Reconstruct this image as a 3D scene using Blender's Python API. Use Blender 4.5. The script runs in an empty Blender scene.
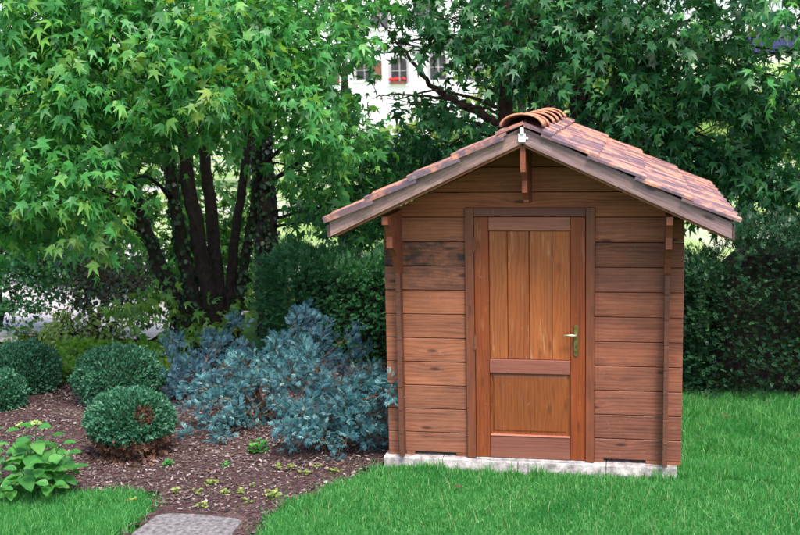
import bpy, bmesh, math, random
import numpy as np
from mathutils import Vector, Matrix, noise

rng = np.random.default_rng(7)
random.seed(7)
S = bpy.context.scene
COL = S.collection
rad = math.radians

# ------------------------------------------------------------------ camera
F_PX, PITCH, YAW, ROLL = 1154.1, 0.1519, 0.1997, -0.0223
CAM = np.array([1.7834, -8.2358, 2.7127])
_fwd = np.array([-math.sin(YAW) * math.cos(PITCH), math.cos(YAW) * math.cos(PITCH), -math.sin(PITCH)])
_r0 = np.array([math.cos(YAW), math.sin(YAW), 0.0])
_u0 = np.cross(_r0, _fwd)
RT = math.cos(ROLL) * _r0 + math.sin(ROLL) * _u0
UP = -math.sin(ROLL) * _r0 + math.cos(ROLL) * _u0
cd = bpy.data.cameras.new('camera')
cam = bpy.data.objects.new('camera', cd)
COL.objects.link(cam)
S.camera = cam
cam.matrix_world = Matrix(((RT[0], UP[0], -_fwd[0], CAM[0]), (RT[1], UP[1], -_fwd[1], CAM[1]),
                           (RT[2], UP[2], -_fwd[2], CAM[2]), (0, 0, 0, 1)))
cd.sensor_width = 36
cd.lens = F_PX / 800 * 36
cd.clip_end = 2000
cd.clip_start = 0.05
cd.dof.use_dof = True
cd.dof.focus_distance = 8.6
cd.dof.aperture_fstop = 3.6

# ------------------------------------------------------------------ world, sun, exposure
SUN_EL, SUN_AZ = rad(58), rad(150)          # azimuth clockwise from +Y
w = bpy.data.worlds.new('World')
S.world = w
w.use_nodes = True
nt = w.node_tree
nt.nodes.clear()
sky = nt.nodes.new('ShaderNodeTexSky')
sky.sky_type = 'NISHITA'
sky.sun_disc = False
sky.sun_elevation = SUN_EL
sky.sun_rotation = SUN_AZ
sky.dust_density = 3.0
sky.air_density = 1.0
sky.ozone_density = 1.0
bg = nt.nodes.new('ShaderNodeBackground')
bg.inputs[1].default_value = 0.14
wo = nt.nodes.new('ShaderNodeOutputWorld')
nt.links.new(sky.outputs[0], bg.inputs[0])
nt.links.new(bg.outputs[0], wo.inputs[0])
ld = bpy.data.lights.new('sun', 'SUN')
ld.energy = 1.5
ld.angle = rad(14)
ld.color = (1.0, 0.95, 0.88)
lo = bpy.data.objects.new('sun', ld)
COL.objects.link(lo)
sd = Vector((math.sin(SUN_AZ) * math.cos(SUN_EL), math.cos(SUN_AZ) * math.cos(SUN_EL), math.sin(SUN_EL)))
lo.rotation_euler = sd.to_track_quat('Z', 'Y').to_euler()
S.view_settings.view_transform = 'Standard'
S.view_settings.look = 'None'
S.view_settings.exposure = 1.48
S.view_settings.gamma = 1
S.render.engine = 'CYCLES'
S.cycles.max_bounces = 8
S.cycles.transparent_max_bounces = 8
S.cycles.use_denoising = True


# ------------------------------------------------------------------ pixel <-> place helpers
def ray(x, y):
    return _fwd + RT * (x - 400) / F_PX - UP * (y - 267.5) / F_PX


def at(x, y, Y):
    d = ray(x, y)
    return CAM + d * (Y - CAM[1]) / d[1]


def gnd(x, y, z=-0.12):
    d = ray(x, y)
    return CAM + d * (z - CAM[2]) / d[2]


def project(P):
    d = np.asarray(P) - CAM
    z = d @ _fwd
    z = np.where(z < 0.1, 0.1, z)
    return 400 + F_PX * (d @ RT) / z, 267.5 - F_PX * (d @ UP) / z


# ------------------------------------------------------------------ materials
def new_mat(name):
    m = bpy.data.materials.new(name)
    m.use_nodes = True
    n = m.node_tree
    n.nodes.clear()
    return m, n


class NB:
    """small node-building helper"""
    def __init__(s, name):
        s.m, s.t = new_mat(name)
        s.out = s.n('ShaderNodeOutputMaterial')

    def n(s, typ, **k):
        nd = s.t.nodes.new(typ)
        for a, b in k.items():
            setattr(nd, a, b)
        return nd

    def l(s, a, b):
        s.t.links.new(a, b)

    def val(s, sock, v):
        if hasattr(v, 'is_linked') or isinstance(v, bpy.types.NodeSocket):
            s.l(v, sock)
        else:
            sock.default_value = v

    def math(s, op, a, b=0.0, c=0.0, clamp=False):
        nd = s.n('ShaderNodeMath', operation=op, use_clamp=clamp)
        s.val(nd.inputs[0], a); s.val(nd.inputs[1], b); s.val(nd.inputs[2], c)
        return nd.outputs[0]

    def mix(s, fac, a, b, mode='MIX'):
        nd = s.n('ShaderNodeMix', data_type='RGBA', blend_type=mode)
        s.val(nd.inputs[0], fac)
        s.val(nd.inputs[6], a if not isinstance(a, tuple) else (*a[:3], 1))
        s.val(nd.inputs[7], b if not isinstance(b, tuple) else (*b[:3], 1))
        return nd.outputs[2]

    def ramp(s, fac, stops, interp='LINEAR'):
        nd = s.n('ShaderNodeValToRGB')
        nd.color_ramp.interpolation = interp
        e = nd.color_ramp.elements
        while len(e) < len(stops):
            e.new(0.5)
        for i, (p, c) in enumerate(stops):
            e[i].position = p
            e[i].color = (*c, 1) if isinstance(c, tuple) else (c, c, c, 1)
        s.l(fac, nd.inputs[0])
        return nd.outputs[0]

    def noise(s, vec, scale, detail=4, rough=0.55, dist=0.0):
        nd = s.n('ShaderNodeTexNoise')
        if vec is not None:
            s.l(vec, nd.inputs['Vector'])
        nd.inputs['Scale'].default_value = scale
        nd.inputs['Detail'].default_value = detail
        nd.inputs['Roughness'].default_value = rough
        nd.inputs['Distortion'].default_value = dist
        return nd.outputs[0]

    def mapv(s, vec, scale=(1, 1, 1), loc=(0, 0, 0)):
        nd = s.n('ShaderNodeMapping')
        s.l(vec, nd.inputs[0])
        s.val(nd.inputs['Scale'], scale)
        s.val(nd.inputs['Location'], loc)
        return nd.outputs[0]

    def coord(s, kind='Object'):
        return s.n('ShaderNodeTexCoord').outputs[kind]

    def bump(s, h, strength=0.3, dist=0.01):
        nd = s.n('ShaderNodeBump')
        nd.inputs['Strength'].default_value = strength
        nd.inputs['Distance'].default_value = dist
        s.l(h, nd.inputs['Height'])
        return nd.outputs[0]

    def bsdf(s, color, rough=0.6, normal=None, spec=0.4, metal=0.0):
        nd = s.n('ShaderNodeBsdfPrincipled')
        s.val(nd.inputs['Base Color'], color if not isinstance(color, tuple) else (*color[:3], 1))
        s.val(nd.inputs['Roughness'], rough)
        nd.inputs['Specular IOR Level'].default_value = spec
        nd.inputs['Metallic'].default_value = metal
        if normal is not None:
            s.l(normal, nd.inputs['Normal'])
        return nd.outputs[0]

    def done(s, sh):
        s.l(sh, s.out.inputs[0])
        return s.m


def wood(name, dark, light, rough=0.6, ring=0.5, wear=0.0, knots=1.0, wearcol=(0.55, 0.42, 0.28)):
    b = NB(name)
    oi = b.n('ShaderNodeObjectInfo')
    off = b.n('ShaderNodeCombineXYZ')
    r = oi.outputs['Random']
    b.l(b.math('MULTIPLY', r, 57.0), off.inputs[0])
    b.l(b.math('MULTIPLY', r, 131.0), off.inputs[1])
    b.l(b.math('MULTIPLY', r, 23.0), off.inputs[2])
    ad = b.n('ShaderNodeVectorMath', operation='ADD')
    b.l(b.coord(), ad.inputs[0]); b.l(off.outputs[0], ad.inputs[1])
    co = ad.outputs[0]
    kv = b.n('ShaderNodeTexVoronoi', voronoi_dimensions='2D')
    sx = b.n('ShaderNodeSeparateXYZ'); b.l(co, sx.inputs[0])
    cx = b.n('ShaderNodeCombineXYZ')
    b.l(b.math('MULTIPLY', sx.outputs[0], 2.0), cx.inputs[0])
    b.l(b.math('MULTIPLY', sx.outputs[2], 6.5), cx.inputs[1])
    b.l(cx.outputs[0], kv.inputs['Vector'])
    kv.inputs['Scale'].default_value = 1.0
    kd = kv.outputs['Distance']
    kc = b.n('ShaderNodeSeparateColor'); b.l(kv.outputs['Color'], kc.inputs[0])
    kd = b.math('ADD', kd, b.math('MULTIPLY', b.math('GREATER_THAN', kc.outputs[0], 0.42), 1.0))
    knot = b.ramp(kd, [(0.0, 1.0), (0.05, 0.85), (0.11, 0.0)])
    halo = b.ramp(kd, [(0.0, 1.0), (0.42, 0.0)], 'EASE')
    n1 = b.noise(b.mapv(co, (1.1, 3.5, 9.0)), 1.0, 5, 0.6)
    fib = b.noise(b.mapv(co, (4.0, 130.0, 130.0)), 1.0, 4, 0.65)
    blot = b.noise(b.mapv(co, (1.3, 11.0, 11.0)), 1.0, 5, 0.62)
    ph = b.math('MULTIPLY_ADD', sx.outputs[2], 230.0, b.math('MULTIPLY', n1, 26.0))
    ph = b.math('ADD', ph, b.math('MULTIPLY', halo, 5.0))
    rings = b.math('MULTIPLY_ADD', b.math('SINE', ph), 0.5, 0.5)
    rings = b.math('POWER', rings, 2.2)
    f = b.math('MULTIPLY', rings, b.math('MULTIPLY', blot, ring * 1.8))
    mid = b.noise(b.mapv(co, (3.0, 28.0, 28.0)), 1.0, 5, 0.7)
    f = b.math('MULTIPLY_ADD', mid, 0.6, f)
    f = b.math('MULTIPLY_ADD', fib, 0.55, f)
    f = b.math('MULTIPLY_ADD', blot, 0.75, f)
    f = b.math('SUBTRACT', f, 0.70, clamp=True)
    colr = b.mix(f, (*light,), (*dark,))
    if wear > 0:
        wn = b.noise(b.mapv(co, (3.0, 30.0, 22.0), (5, 3, 1)), 1.0, 3, 0.6)
        wf = b.ramp(wn, [(0.60, 0.0), (0.70, wear)])
        colr = b.mix(wf, colr, (*wearcol,))
    colr = b.mix(b.math('MULTIPLY', knot, 0.8 * knots), colr, tuple(x * 0.22 for x in dark))
    colr = b.mix(1.0, colr, oi.outputs['Color'], 'MULTIPLY')
    mn = b.noise(b.mapv(co, (5.0, 10.0, 10.0), (9, 4, 2)), 1.0, 8, 0.75)
    mf = b.ramp(mn, [(0.38, 0.0), (0.60, 1.0)])
    mf = b.math('MULTIPLY', mf, b.math('SUBTRACT', 1.0, oi.outputs['Alpha']))
    colr = b.mix(mf, colr, (0.018, 0.016, 0.02))
    # small scuffs and rain splashes
    sp = b.noise(co, 30.0, 8, 0.75)
    colr = b.mix(b.ramp(sp, [(0.60, 0.0), (0.72, 0.40)]), colr, (0.34, 0.25, 0.21))
    h = b.math('MULTIPLY_ADD', rings, 0.35, fib)
    nrm = b.bump(h, 0.35, 0.002)
    rr = b.math('MULTIPLY_ADD', blot, 0.3, rough - 0.15)
    return b.done(b.bsdf(colr, rr, nrm, 0.35))


def leaf_mat(name, dark, mid, tip, trans=0.35, rough=0.42, spec=0.5):
    """per-leaf colour from the 'rnd' attribute (joined leaves) or the object's random (single leaves)"""
    b = NB(name)
    at_ = b.n('ShaderNodeAttribute', attribute_name='rnd')
    oi = b.n('ShaderNodeObjectInfo')
    v = b.math('FRACT', b.math('ADD', at_.outputs['Fac'], oi.outputs['Random']))
    c = b.ramp(v, [(0.0, dark), (0.42, mid), (0.72, mid), (1.0, tip)])
    n = b.noise(b.coord('Object'), 3.0, 2)
    c = b.mix(b.math('MULTIPLY', n, 0.35), c, (*dark,))
    pb = b.bsdf(c, rough, None, spec)
    tr = b.n('ShaderNodeBsdfTranslucent')
    c2 = b.mix(1.0, c, (1.5, 1.35, 0.55), 'MULTIPLY')
    b.l(c2, tr.inputs[0])
    mx = b.n('ShaderNodeMixShader')
    mx.inputs[0].default_value = trans
    b.l(pb, mx.inputs[1]); b.l(tr.outputs[0], mx.inputs[2])
    return b.done(mx.outputs[0])


def simple(name, c1, c2, scale=8.0, rough=0.7, bump=0.3, bd=0.01, spec=0.3, metal=0.0, detail=5, contrast=(0.35, 0.65)):
    b = NB(name)
    co = b.coord()
    n = b.noise(co, scale, detail, 0.6)
    c = b.ramp(n, [(contrast[0], c1), (contrast[1], c2)])
    n2 = b.noise(co, scale * 6, 4, 0.6)
    return b.done(b.bsdf(c, rough, b.bump(n2, bump, bd), spec, metal))


M = {}
M['wall'] = wood('weathered pine boards', (0.072, 0.024, 0.012), (0.365, 0.146, 0.076), 0.62, 0.30)
M['trim'] = wood('stained trim wood', (0.075, 0.024, 0.013), (0.22, 0.076, 0.038), 0.5, 0.2, knots=0.4)
M['door'] = wood('varnished door boards', (0.14, 0.037, 0.011), (0.38, 0.115, 0.034), 0.45, 0.30, wear=0.30, knots=0.45, wearcol=(0.62, 0.36, 0.17))
M['rail'] = wood('door rail wood', (0.10, 0.034, 0.024), (0.27, 0.105, 0.066), 0.45, 0.2, knots=0.3)
M['barge'] = wood('grey weathered barge wood', (0.07, 0.048, 0.044), (0.27, 0.195, 0.175), 0.65, 0.3, wear=0.5, wearcol=(0.45, 0.38, 0.33))
# terracotta
b = NB('weathered terracotta')
co = b.coord()
oi = b.n('ShaderNodeObjectInfo')
ad = b.n('ShaderNodeVectorMath', operation='ADD')
cb = b.n('ShaderNodeCombineXYZ')
b.l(b.math('MULTIPLY', oi.outputs['Random'], 91.0), cb.inputs[0]); b.l(b.math('MULTIPLY', oi.outputs['Random'], 37.0), cb.inputs[1])
b.l(co, ad.inputs[0]); b.l(cb.outputs[0], ad.inputs[1])
n1 = b.noise(b.mapv(ad.outputs[0], (5, 22, 8)), 1.0, 5, 0.6)
n2 = b.noise(ad.outputs[0], 60.0, 4, 0.6)
sz = b.n('ShaderNodeSeparateXYZ'); b.l(co, sz.inputs[0])
pan = b.ramp(sz.outputs[2], [(0.003, 1.0), (0.011, 0.0)])
patch = b.ramp(b.noise(b.mapv(ad.outputs[0], (3.0, 7, 4)), 1.0, 4, 0.6), [(0.45, 0.0), (0.54, 0.85)])
base = b.ramp(n2, [(0.3, (0.40, 0.155, 0.098)), (0.7, (0.62, 0.300, 0.205))])
f = b.math('MULTIPLY', b.ramp(n1, [(0.42, 0.0), (0.54, 1.0)]), b.math('MULTIPLY_ADD', pan, 0.72, 0.22))
c = b.mix(f, base, (0.120, 0.092, 0.125))
c = b.mix(patch, c, (0.092, 0.066, 0.092))
c = b.mix(b.ramp(b.noise(ad.outputs[0], 17.0, 5, 0.7), [(0.60, 0.0), (0.75, 0.5)]), c, (0.50, 0.36, 0.31))
M['tile'] = b.done(b.bsdf(c, b.math('MULTIPLY_ADD', n1, 0.3, 0.20), b.bump(n2, 0.25, 0.003), 0.5))
M['cap'] = simple('orange terracotta', (0.36, 0.135, 0.075), (0.62, 0.29, 0.18), 9, 0.6, 0.3, 0.004, detail=8)
M['white'] = simple('white painted metal', (0.72, 0.73, 0.74), (0.82, 0.82, 0.82), 20, 0.4, 0.05)
M['brass'] = simple('tarnished brass', (0.10, 0.11, 0.03), (0.30, 0.26, 0.09), 30, 0.35, 0.1, 0.001, 0.5, 0.7)
M['lever'] = simple('worn brass lever', (0.55, 0.48, 0.30), (0.75, 0.68, 0.50), 30, 0.3, 0.05, 0.001, 0.5, 0.7)
M['iron'] = simple('dark iron', (0.02, 0.018, 0.016), (0.05, 0.04, 0.035), 30, 0.5, 0.1)
M['concrete'] = simple('pale concrete', (0.20, 0.18, 0.175), (0.56, 0.50, 0.49), 14, 0.85, 0.7, 0.01, detail=8)
M['slab'] = simple('rough stone slab', (0.11, 0.10, 0.10), (0.33, 0.30, 0.30), 30, 0.85, 0.9, 0.012, detail=8)
M['bark'] = simple('dark bark', (0.006, 0.005, 0.005), (0.040, 0.028, 0.023), 22, 0.9, 1.0, 0.02, detail=7)
M['redbark'] = simple('reddish bark', (0.020, 0.011, 0.010), (0.085, 0.042, 0.034), 18, 0.9, 0.8, 0.015, detail=7)
M['twig'] = simple('juniper bark', (0.06, 0.035, 0.022), (0.20, 0.115, 0.075), 25, 0.9, 0.8, 0.01)
M['stemgreen'] = simple('green stem', (0.05, 0.12, 0.02), (0.12, 0.2, 0.05), 20, 0.6, 0.1)
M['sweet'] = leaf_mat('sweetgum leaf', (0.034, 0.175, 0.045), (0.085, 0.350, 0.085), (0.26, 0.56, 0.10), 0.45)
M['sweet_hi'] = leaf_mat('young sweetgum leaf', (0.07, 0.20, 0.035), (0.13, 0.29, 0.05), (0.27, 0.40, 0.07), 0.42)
M['sweet_dk'] = leaf_mat('shaded sweetgum leaf', (0.012, 0.080, 0.026), (0.032, 0.160, 0.050), (0.11, 0.31, 0.08), 0.40)  # darker copy of the sweetgum leaf, shade put into its colour
M['bgleaf'] = leaf_mat('background leaf', (0.016, 0.085, 0.018), (0.045, 0.170, 0.030), (0.20, 0.38, 0.06), 0.4, 0.55, 0.3)
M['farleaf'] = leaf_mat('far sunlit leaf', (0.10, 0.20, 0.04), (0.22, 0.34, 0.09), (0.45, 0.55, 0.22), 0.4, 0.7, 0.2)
M['coregreen'] = simple('inner box foliage', (0.010, 0.035, 0.016), (0.022, 0.070, 0.032), 60, 0.9, 1.0, 0.02)
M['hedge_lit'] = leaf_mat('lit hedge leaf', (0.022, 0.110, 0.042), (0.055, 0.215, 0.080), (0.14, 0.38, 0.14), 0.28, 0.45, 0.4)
M['box'] = leaf_mat('box leaf', (0.022, 0.100, 0.052), (0.045, 0.170, 0.090), (0.10, 0.29, 0.15), 0.2, 0.45, 0.5)
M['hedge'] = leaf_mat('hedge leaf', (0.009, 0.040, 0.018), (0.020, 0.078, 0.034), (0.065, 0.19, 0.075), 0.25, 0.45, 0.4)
M['dead'] = leaf_mat('dead brown leaf', (0.05, 0.026, 0.018), (0.16, 0.078, 0.048), (0.36, 0.21, 0.14), 0.2, 0.7, 0.2)
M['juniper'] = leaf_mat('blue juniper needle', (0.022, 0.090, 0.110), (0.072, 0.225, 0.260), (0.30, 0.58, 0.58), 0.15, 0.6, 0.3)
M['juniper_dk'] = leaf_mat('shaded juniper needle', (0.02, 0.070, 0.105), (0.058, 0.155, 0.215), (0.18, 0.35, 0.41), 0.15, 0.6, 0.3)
M['hydrangea'] = leaf_mat('hydrangea leaf', (0.04, 0.17, 0.035), (0.070, 0.27, 0.050), (0.14, 0.36, 0.08), 0.33, 0.4, 0.5)
M['bud'] = simple('yellow green bud', (0.22, 0.34, 0.07), (0.45, 0.52, 0.18), 40, 0.6, 0.1)
M['grass'] = leaf_mat('grass blade', (0.028, 0.180, 0.040), (0.070, 0.350, 0.080), (0.33, 0.68, 0.26), 0.45, 0.42, 0.4)
M['straw'] = leaf_mat('pale grass stem', (0.2, 0.25, 0.1), (0.35, 0.36, 0.2), (0.5, 0.45, 0.3), 0.3, 0.6, 0.3)
M['groundcover'] = leaf_mat('lime groundcover leaf', (0.07, 0.18, 0.012), (0.14, 0.32, 0.02), (0.27, 0.48, 0.05), 0.4, 0.5, 0.3)
M['seedling'] = leaf_mat('seedling leaf', (0.16, 0.26, 0.05), (0.30, 0.38, 0.10), (0.5, 0.5, 0.2), 0.35, 0.5, 0.3)
M['darkleaf'] = leaf_mat('purple green leaf', (0.020, 0.030, 0.024), (0.035, 0.075, 0.035), (0.09, 0.055, 0.045), 0.3, 0.5, 0.4)
M['ivy'] = leaf_mat('ivy leaf', (0.010, 0.035, 0.012), (0.018, 0.058, 0.020), (0.04, 0.11, 0.04), 0.2, 0.45, 0.4)
M['chips'] = leaf_mat('bark mulch chip', (0.048, 0.029, 0.025), (0.145, 0.100, 0.090), (0.42, 0.35, 0.33), 0.0, 0.85, 0.2)
M['petal'] = simple('red geranium', (0.55, 0.02, 0.02), (0.8, 0.06, 0.05), 30, 0.6, 0.1)
M['plaster'] = simple('white plaster', (0.78, 0.76, 0.78), (0.84, 0.82, 0.83), 0.6, 0.9, 0.1)
M['shutter'] = simple('brown shutter', (0.12, 0.045, 0.03), (0.2, 0.08, 0.05), 5, 0.6, 0.1)
M['greyframe'] = simple('grey window surround', (0.30, 0.28, 0.30), (0.42, 0.40, 0.42), 5, 0.8, 0.1)
M['glass'] = simple('dark window glass', (0.02, 0.022, 0.03), (0.05, 0.055, 0.07), 2, 0.08, 0.0, spec=0.7)
M['rooftile'] = simple('far roof tiles', (0.30, 0.12, 0.08), (0.45, 0.22, 0.15), 3, 0.8, 0.3)
M['carpaint'] = simple('dark blue car paint', (0.02, 0.02, 0.10), (0.03, 0.03, 0.14), 2, 0.2, 0.0, spec=0.6)
M['tyre'] = simple('tyre rubber', (0.015, 0.015, 0.015), (0.03, 0.03, 0.03), 20, 0.8, 0.1)
M['redlamp'] = simple('red tail lamp', (0.35, 0.01, 0.04), (0.5, 0.02, 0.06), 5, 0.2, 0.0)
# ground sheets
b = NB('soil under lawn')
co = b.coord()
n = b.noise(co, 2.2, 6, 0.6)
c = b.ramp(n, [(0.3, (0.028, 0.065, 0.014)), (0.7, (0.060, 0.125, 0.026))])
M['lawnsoil'] = b.done(b.bsdf(c, 0.95, b.bump(b.noise(co, 40, 5), 0.8, 0.02), 0.1))
b = NB('mulch soil')
co = b.coord()
n = b.noise(co, 26, 8, 0.68)
v = b.n('ShaderNodeTexVoronoi'); b.l(b.mapv(co, (60, 34, 50)), v.inputs['Vector']); v.inputs['Scale'].default_value = 1
c = b.ramp(n, [(0.32, (0.040, 0.022, 0.020)), (0.52, (0.105, 0.062, 0.060)), (0.72, (0.24, 0.16, 0.155))])
c = b.mix(0.35, c, b.mix(1.0, c, v.outputs['Color'], 'MULTIPLY'))
sand = b.ramp(b.noise(co, 1.6, 4, 0.6), [(0.58, 0.0), (0.72, 0.55)])
c = b.mix(sand, c, (0.26, 0.19, 0.15))
M['mulch'] = b.done(b.bsdf(c, 0.95, b.bump(b.math('ADD', n, v.outputs['Distance']), 1.0, 0.02), 0.1))
b = NB('far ground')
co = b.coord()
n = b.noise(co, 0.35, 8, 0.62)
c = b.ramp(n, [(0.36, (0.12, 0.22, 0.05)), (0.47, (0.26, 0.36, 0.12)), (0.55, (0.34, 0.36, 0.24)), (0.68, (0.48, 0.46, 0.42))])
M['farground'] = b.done(b.bsdf(c, 0.95, None, 0.1))
M['gravel'] = simple('pale gravel', (0.50, 0.46, 0.46), (0.68, 0.63, 0.63), 3.0, 0.95, 0.8, 0.02, detail=8)


# ------------------------------------------------------------------ object helpers
def tag(o, label=None, cat=None, group=None, kind=None):
    if label: o['label'] = label
    if cat: o['category'] = cat
    if group: o['group'] = group
    if kind: o['kind'] = kind
    return o


def empty(name, loc=(0, 0, 0), parent=None):
    o = bpy.data.objects.new(name, None)
    o.empty_display_size = 0.2
    COL.objects.link(o)
    o.location = loc
    if parent: o.parent = parent
    return o


def link(name, me, mat=None, parent=None, mw=None, smooth=False):
    """link a mesh object; mw is its world matrix (parents here are never rotated)"""
    o = bpy.data.objects.new(name, me)
    COL.objects.link(o)
    if mat is not None and not me.materials:
        me.materials.append(mat)
    if smooth:
        me.polygons.foreach_set('use_smooth', [True] * len(me.polygons))
    m = mw if mw is not None else Matrix.Identity(4)
    if parent is not None:
        o.parent = parent
        p = Vector((0, 0, 0)); q = parent
        while q is not None:
            p += q.location; q = q.parent
        m = Matrix.Translation(-p) @ m
    o.matrix_local = m
    return o


class MB:
    def __init__(s):
        s.v = []; s.f = []

    def add(s, vs, fs):
        o = len(s.v)
        s.v += [tuple(map(float, x)) for x in vs]
        s.f += [tuple(i + o for i in f) for f in fs]

    def box(s, a, b_, c=0.0):
        (x0, y0, z0), (x1, y1, z1) = a, b_
        s.add([(x0, y0, z0), (x1, y0, z0), (x1, y1, z0), (x0, y1, z0), (x0, y0, z1), (x1, y0, z1), (x1, y1, z1), (x0, y1, z1)],
              [(0, 3, 2, 1), (4, 5, 6, 7), (0, 1, 5, 4), (1, 2, 6, 5), (2, 3, 7, 6), (3, 0, 4, 7)])

    def prism(s, poly, y0, y1):
        """poly in (x,z) extruded along y"""
        n = len(poly)
        s.add([(x, y0, z) for x, z in poly] + [(x, y1, z) for x, z in poly],
              [tuple(range(n)), tuple(range(2 * n - 1, n - 1, -1))] + [(i, i + n, (i + 1) % n + n, (i + 1) % n) for i in range(n)])

    def prism_x(s, poly, x0, x1):
        n = len(poly)
        s.add([(x0, y, z) for y, z in poly] + [(x1, y, z) for y, z in poly],
              [tuple(range(n)), tuple(range(2 * n - 1, n - 1, -1))] + [(i, i + n, (i + 1) % n + n, (i + 1) % n) for i in range(n)])

    def tube(s, pts, rr, sides=8, wob=0.0, cap=True):
        pts = [Vector(p) for p in pts]
        base = len(s.v)
        prev = None
        for i, p in enumerate(pts):
            d = (pts[min(i + 1, len(pts) - 1)] - pts[max(i - 1, 0)]).normalized()
            if prev is None:
                a = d.orthogonal().normalized()
            else:
                a = (prev - d * prev.dot(d)).normalized()
            prev = a
            bb = d.cross(a)
            for k in range(sides):
                t = 2 * math.pi * k / sides
                r = rr[i] * (1 + wob * math.sin(3 * t + i * 0.8) + wob * random.uniform(-0.6, 0.6))
                s.v.append(tuple(p + (a * math.cos(t) + bb * math.sin(t)) * r))
        for i in range(len(pts) - 1):
            for k in range(sides):
                k2 = (k + 1) % sides
                s.f.append((base + i * sides + k, base + i * sides + k2, base + (i + 1) * sides + k2, base + (i + 1) * sides + k))
        if cap:
            s.f.append(tuple(base + k for k in range(sides - 1, -1, -1)))
            s.f.append(tuple(base + (len(pts) - 1) * sides + k for k in range(sides)))

    def mesh(s, name='mesh', bevel=0.0):
        me = bpy.data.meshes.new(name)
        me.from_pydata(s.v, [], s.f)
        bm = bmesh.new(); bm.from_mesh(me)
        bmesh.ops.recalc_face_normals(bm, faces=bm.faces)
        if bevel:
            bmesh.ops.bevel(bm, geom=list(bm.edges), offset=bevel, segments=1, affect='EDGES', clamp_overlap=True)
        bm.to_mesh(me); bm.free()
        me.update()
        return me

    def build(s, name, mat, parent=None, smooth=False, bevel=0.0, mw=None):
        return link(name, s.mesh(name, bevel), mat, parent, mw, smooth)


def smooth_path(ctrl, n=14, jit=0.0):
    """Catmull-Rom through control points given as (x,y,z,r)"""
    c = [np.array(p, float) for p in ctrl]
    c = [2 * c[0] - c[1]] + c + [2 * c[-1] - c[-2]]
    out = []
    for i in range(1, len(c) - 2):
        for k in range(n):
            t = k / n
            p = 0.5 * ((2 * c[i]) + (-c[i - 1] + c[i + 1]) * t + (2 * c[i - 1] - 5 * c[i] + 4 * c[i + 1] - c[i + 2]) * t * t
                       + (-c[i - 1] + 3 * c[i] - 3 * c[i + 1] + c[i + 2]) * t ** 3)
            if jit: p[:3] += rng.normal(0, jit, 3)
            out.append(p)
    out.append(c[-2])
    return [tuple(p[:3]) for p in out], [max(float(p[3]), 0.002) for p in out]


def unit(a):
    return a / np.maximum(np.linalg.norm(a, axis=-1, keepdims=True), 1e-9)


def rv(n):
    return unit(rng.normal(size=(n, 3)))


def tri_mesh(name, V, T, rnd=None):
    """V (n,3) T (m,3) numpy -> mesh, rnd per face"""
    me = bpy.data.meshes.new(name)
    me.vertices.add(len(V)); me.vertices.foreach_set('co', np.ascontiguousarray(V, dtype=np.float32).ravel())
    me.loops.add(len(T) * 3); me.loops.foreach_set('vertex_index', np.ascontiguousarray(T, dtype=np.int32).ravel())
    me.polygons.add(len(T)); me.polygons.foreach_set('loop_start', np.arange(0, len(T) * 3, 3, dtype=np.int32))
    if rnd is not None:
        a = me.attributes.new('rnd', 'FLOAT', 'FACE')
        a.data.foreach_set('value', np.ascontiguousarray(rnd, dtype=np.float32))
    me.update(calc_edges=True)
    return me


def frames(tip, nrm):
    t = unit(tip)
    n = nrm - (nrm * t).sum(1, keepdims=True) * t
    n = unit(n)
    s = np.cross(t, n)
    return s, t, n


def scatter(tv, tf, pos, tip, nrm, size, rnd):
    """copies of a template (x side, y tip, z normal) -> V, T, R"""
    s, t, n = frames(tip, nrm)
    size = np.asarray(size).reshape(-1, 1, 1)
    V = pos[:, None, :] + size * (tv[None, :, 0:1] * s[:, None] + tv[None, :, 1:2] * t[:, None] + tv[None, :, 2:3] * n[:, None])
    k = len(tv)
    T = tf[None] + (np.arange(len(pos)) * k)[:, None, None]
    return V.reshape(-1, 3), T.reshape(-1, 3), np.repeat(rnd, len(tf))


def join(parts):
    o = 0; Vs = []; Ts = []; Rs = []
    for V, T, R in parts:
        Vs.append(V); Ts.append(T + o); Rs.append(R); o += len(V)
    return np.concatenate(Vs), np.concatenate(Ts), np.concatenate(Rs)


# leaf templates --------------------------------------------------------
def star_leaf(curl=-0.13, narrow=0.20, cup=0.035, skew=0.0):
    tips = [(-126, 0.52), (-62, 0.86), (0, 1.0), (62, 0.84), (126, 0.50)]
    v = [(0, 0.28, 0.0)]
    ring = [(0.0, 0.0, 0.0)]
    for i, (a, r) in enumerate(tips):
        t = rad(a)
        ring.append((math.sin(t) * r * 0.66 + skew * r, 0.28 + math.cos(t) * r * 0.74, curl * r * r * (1 + skew * (i - 2))))
        if i < 4:
            a2 = rad((a + tips[i + 1][0]) / 2)
            ring.append((math.sin(a2) * narrow, 0.28 + math.cos(a2) * narrow, cup))
    v += ring
    n = len(ring)
    f = [(0, 1 + (i + 1) % n, 1 + i) for i in range(n)]
    return np.array(v), np.array(f)


STAR = star_leaf()
STARS = [STAR, star_leaf(-0.32, 0.22, 0.02, 0.10), star_leaf(0.10, 0.19, 0.06, -0.12), star_leaf(-0.5, 0.24, 0.0, -0.05)]
DIAMOND = (np.array([(0, 0, 0), (0.32, 0.5, 0.05), (0, 1, -0.06), (-0.32, 0.5, 0.05)]), np.array([(0, 1, 2), (0, 2, 3)]))
QUADLEAF = (np.array([(0, 0, 0), (0.42, 0.35, 0.08), (0.30, 0.8, 0.0), (0, 1.05, -0.1), (-0.30, 0.8, 0.0), (-0.42, 0.35, 0.08)]),
            np.array([(0, 1, 3), (1, 2, 3), (0, 3, 5), (3, 4, 5)]))


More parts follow.
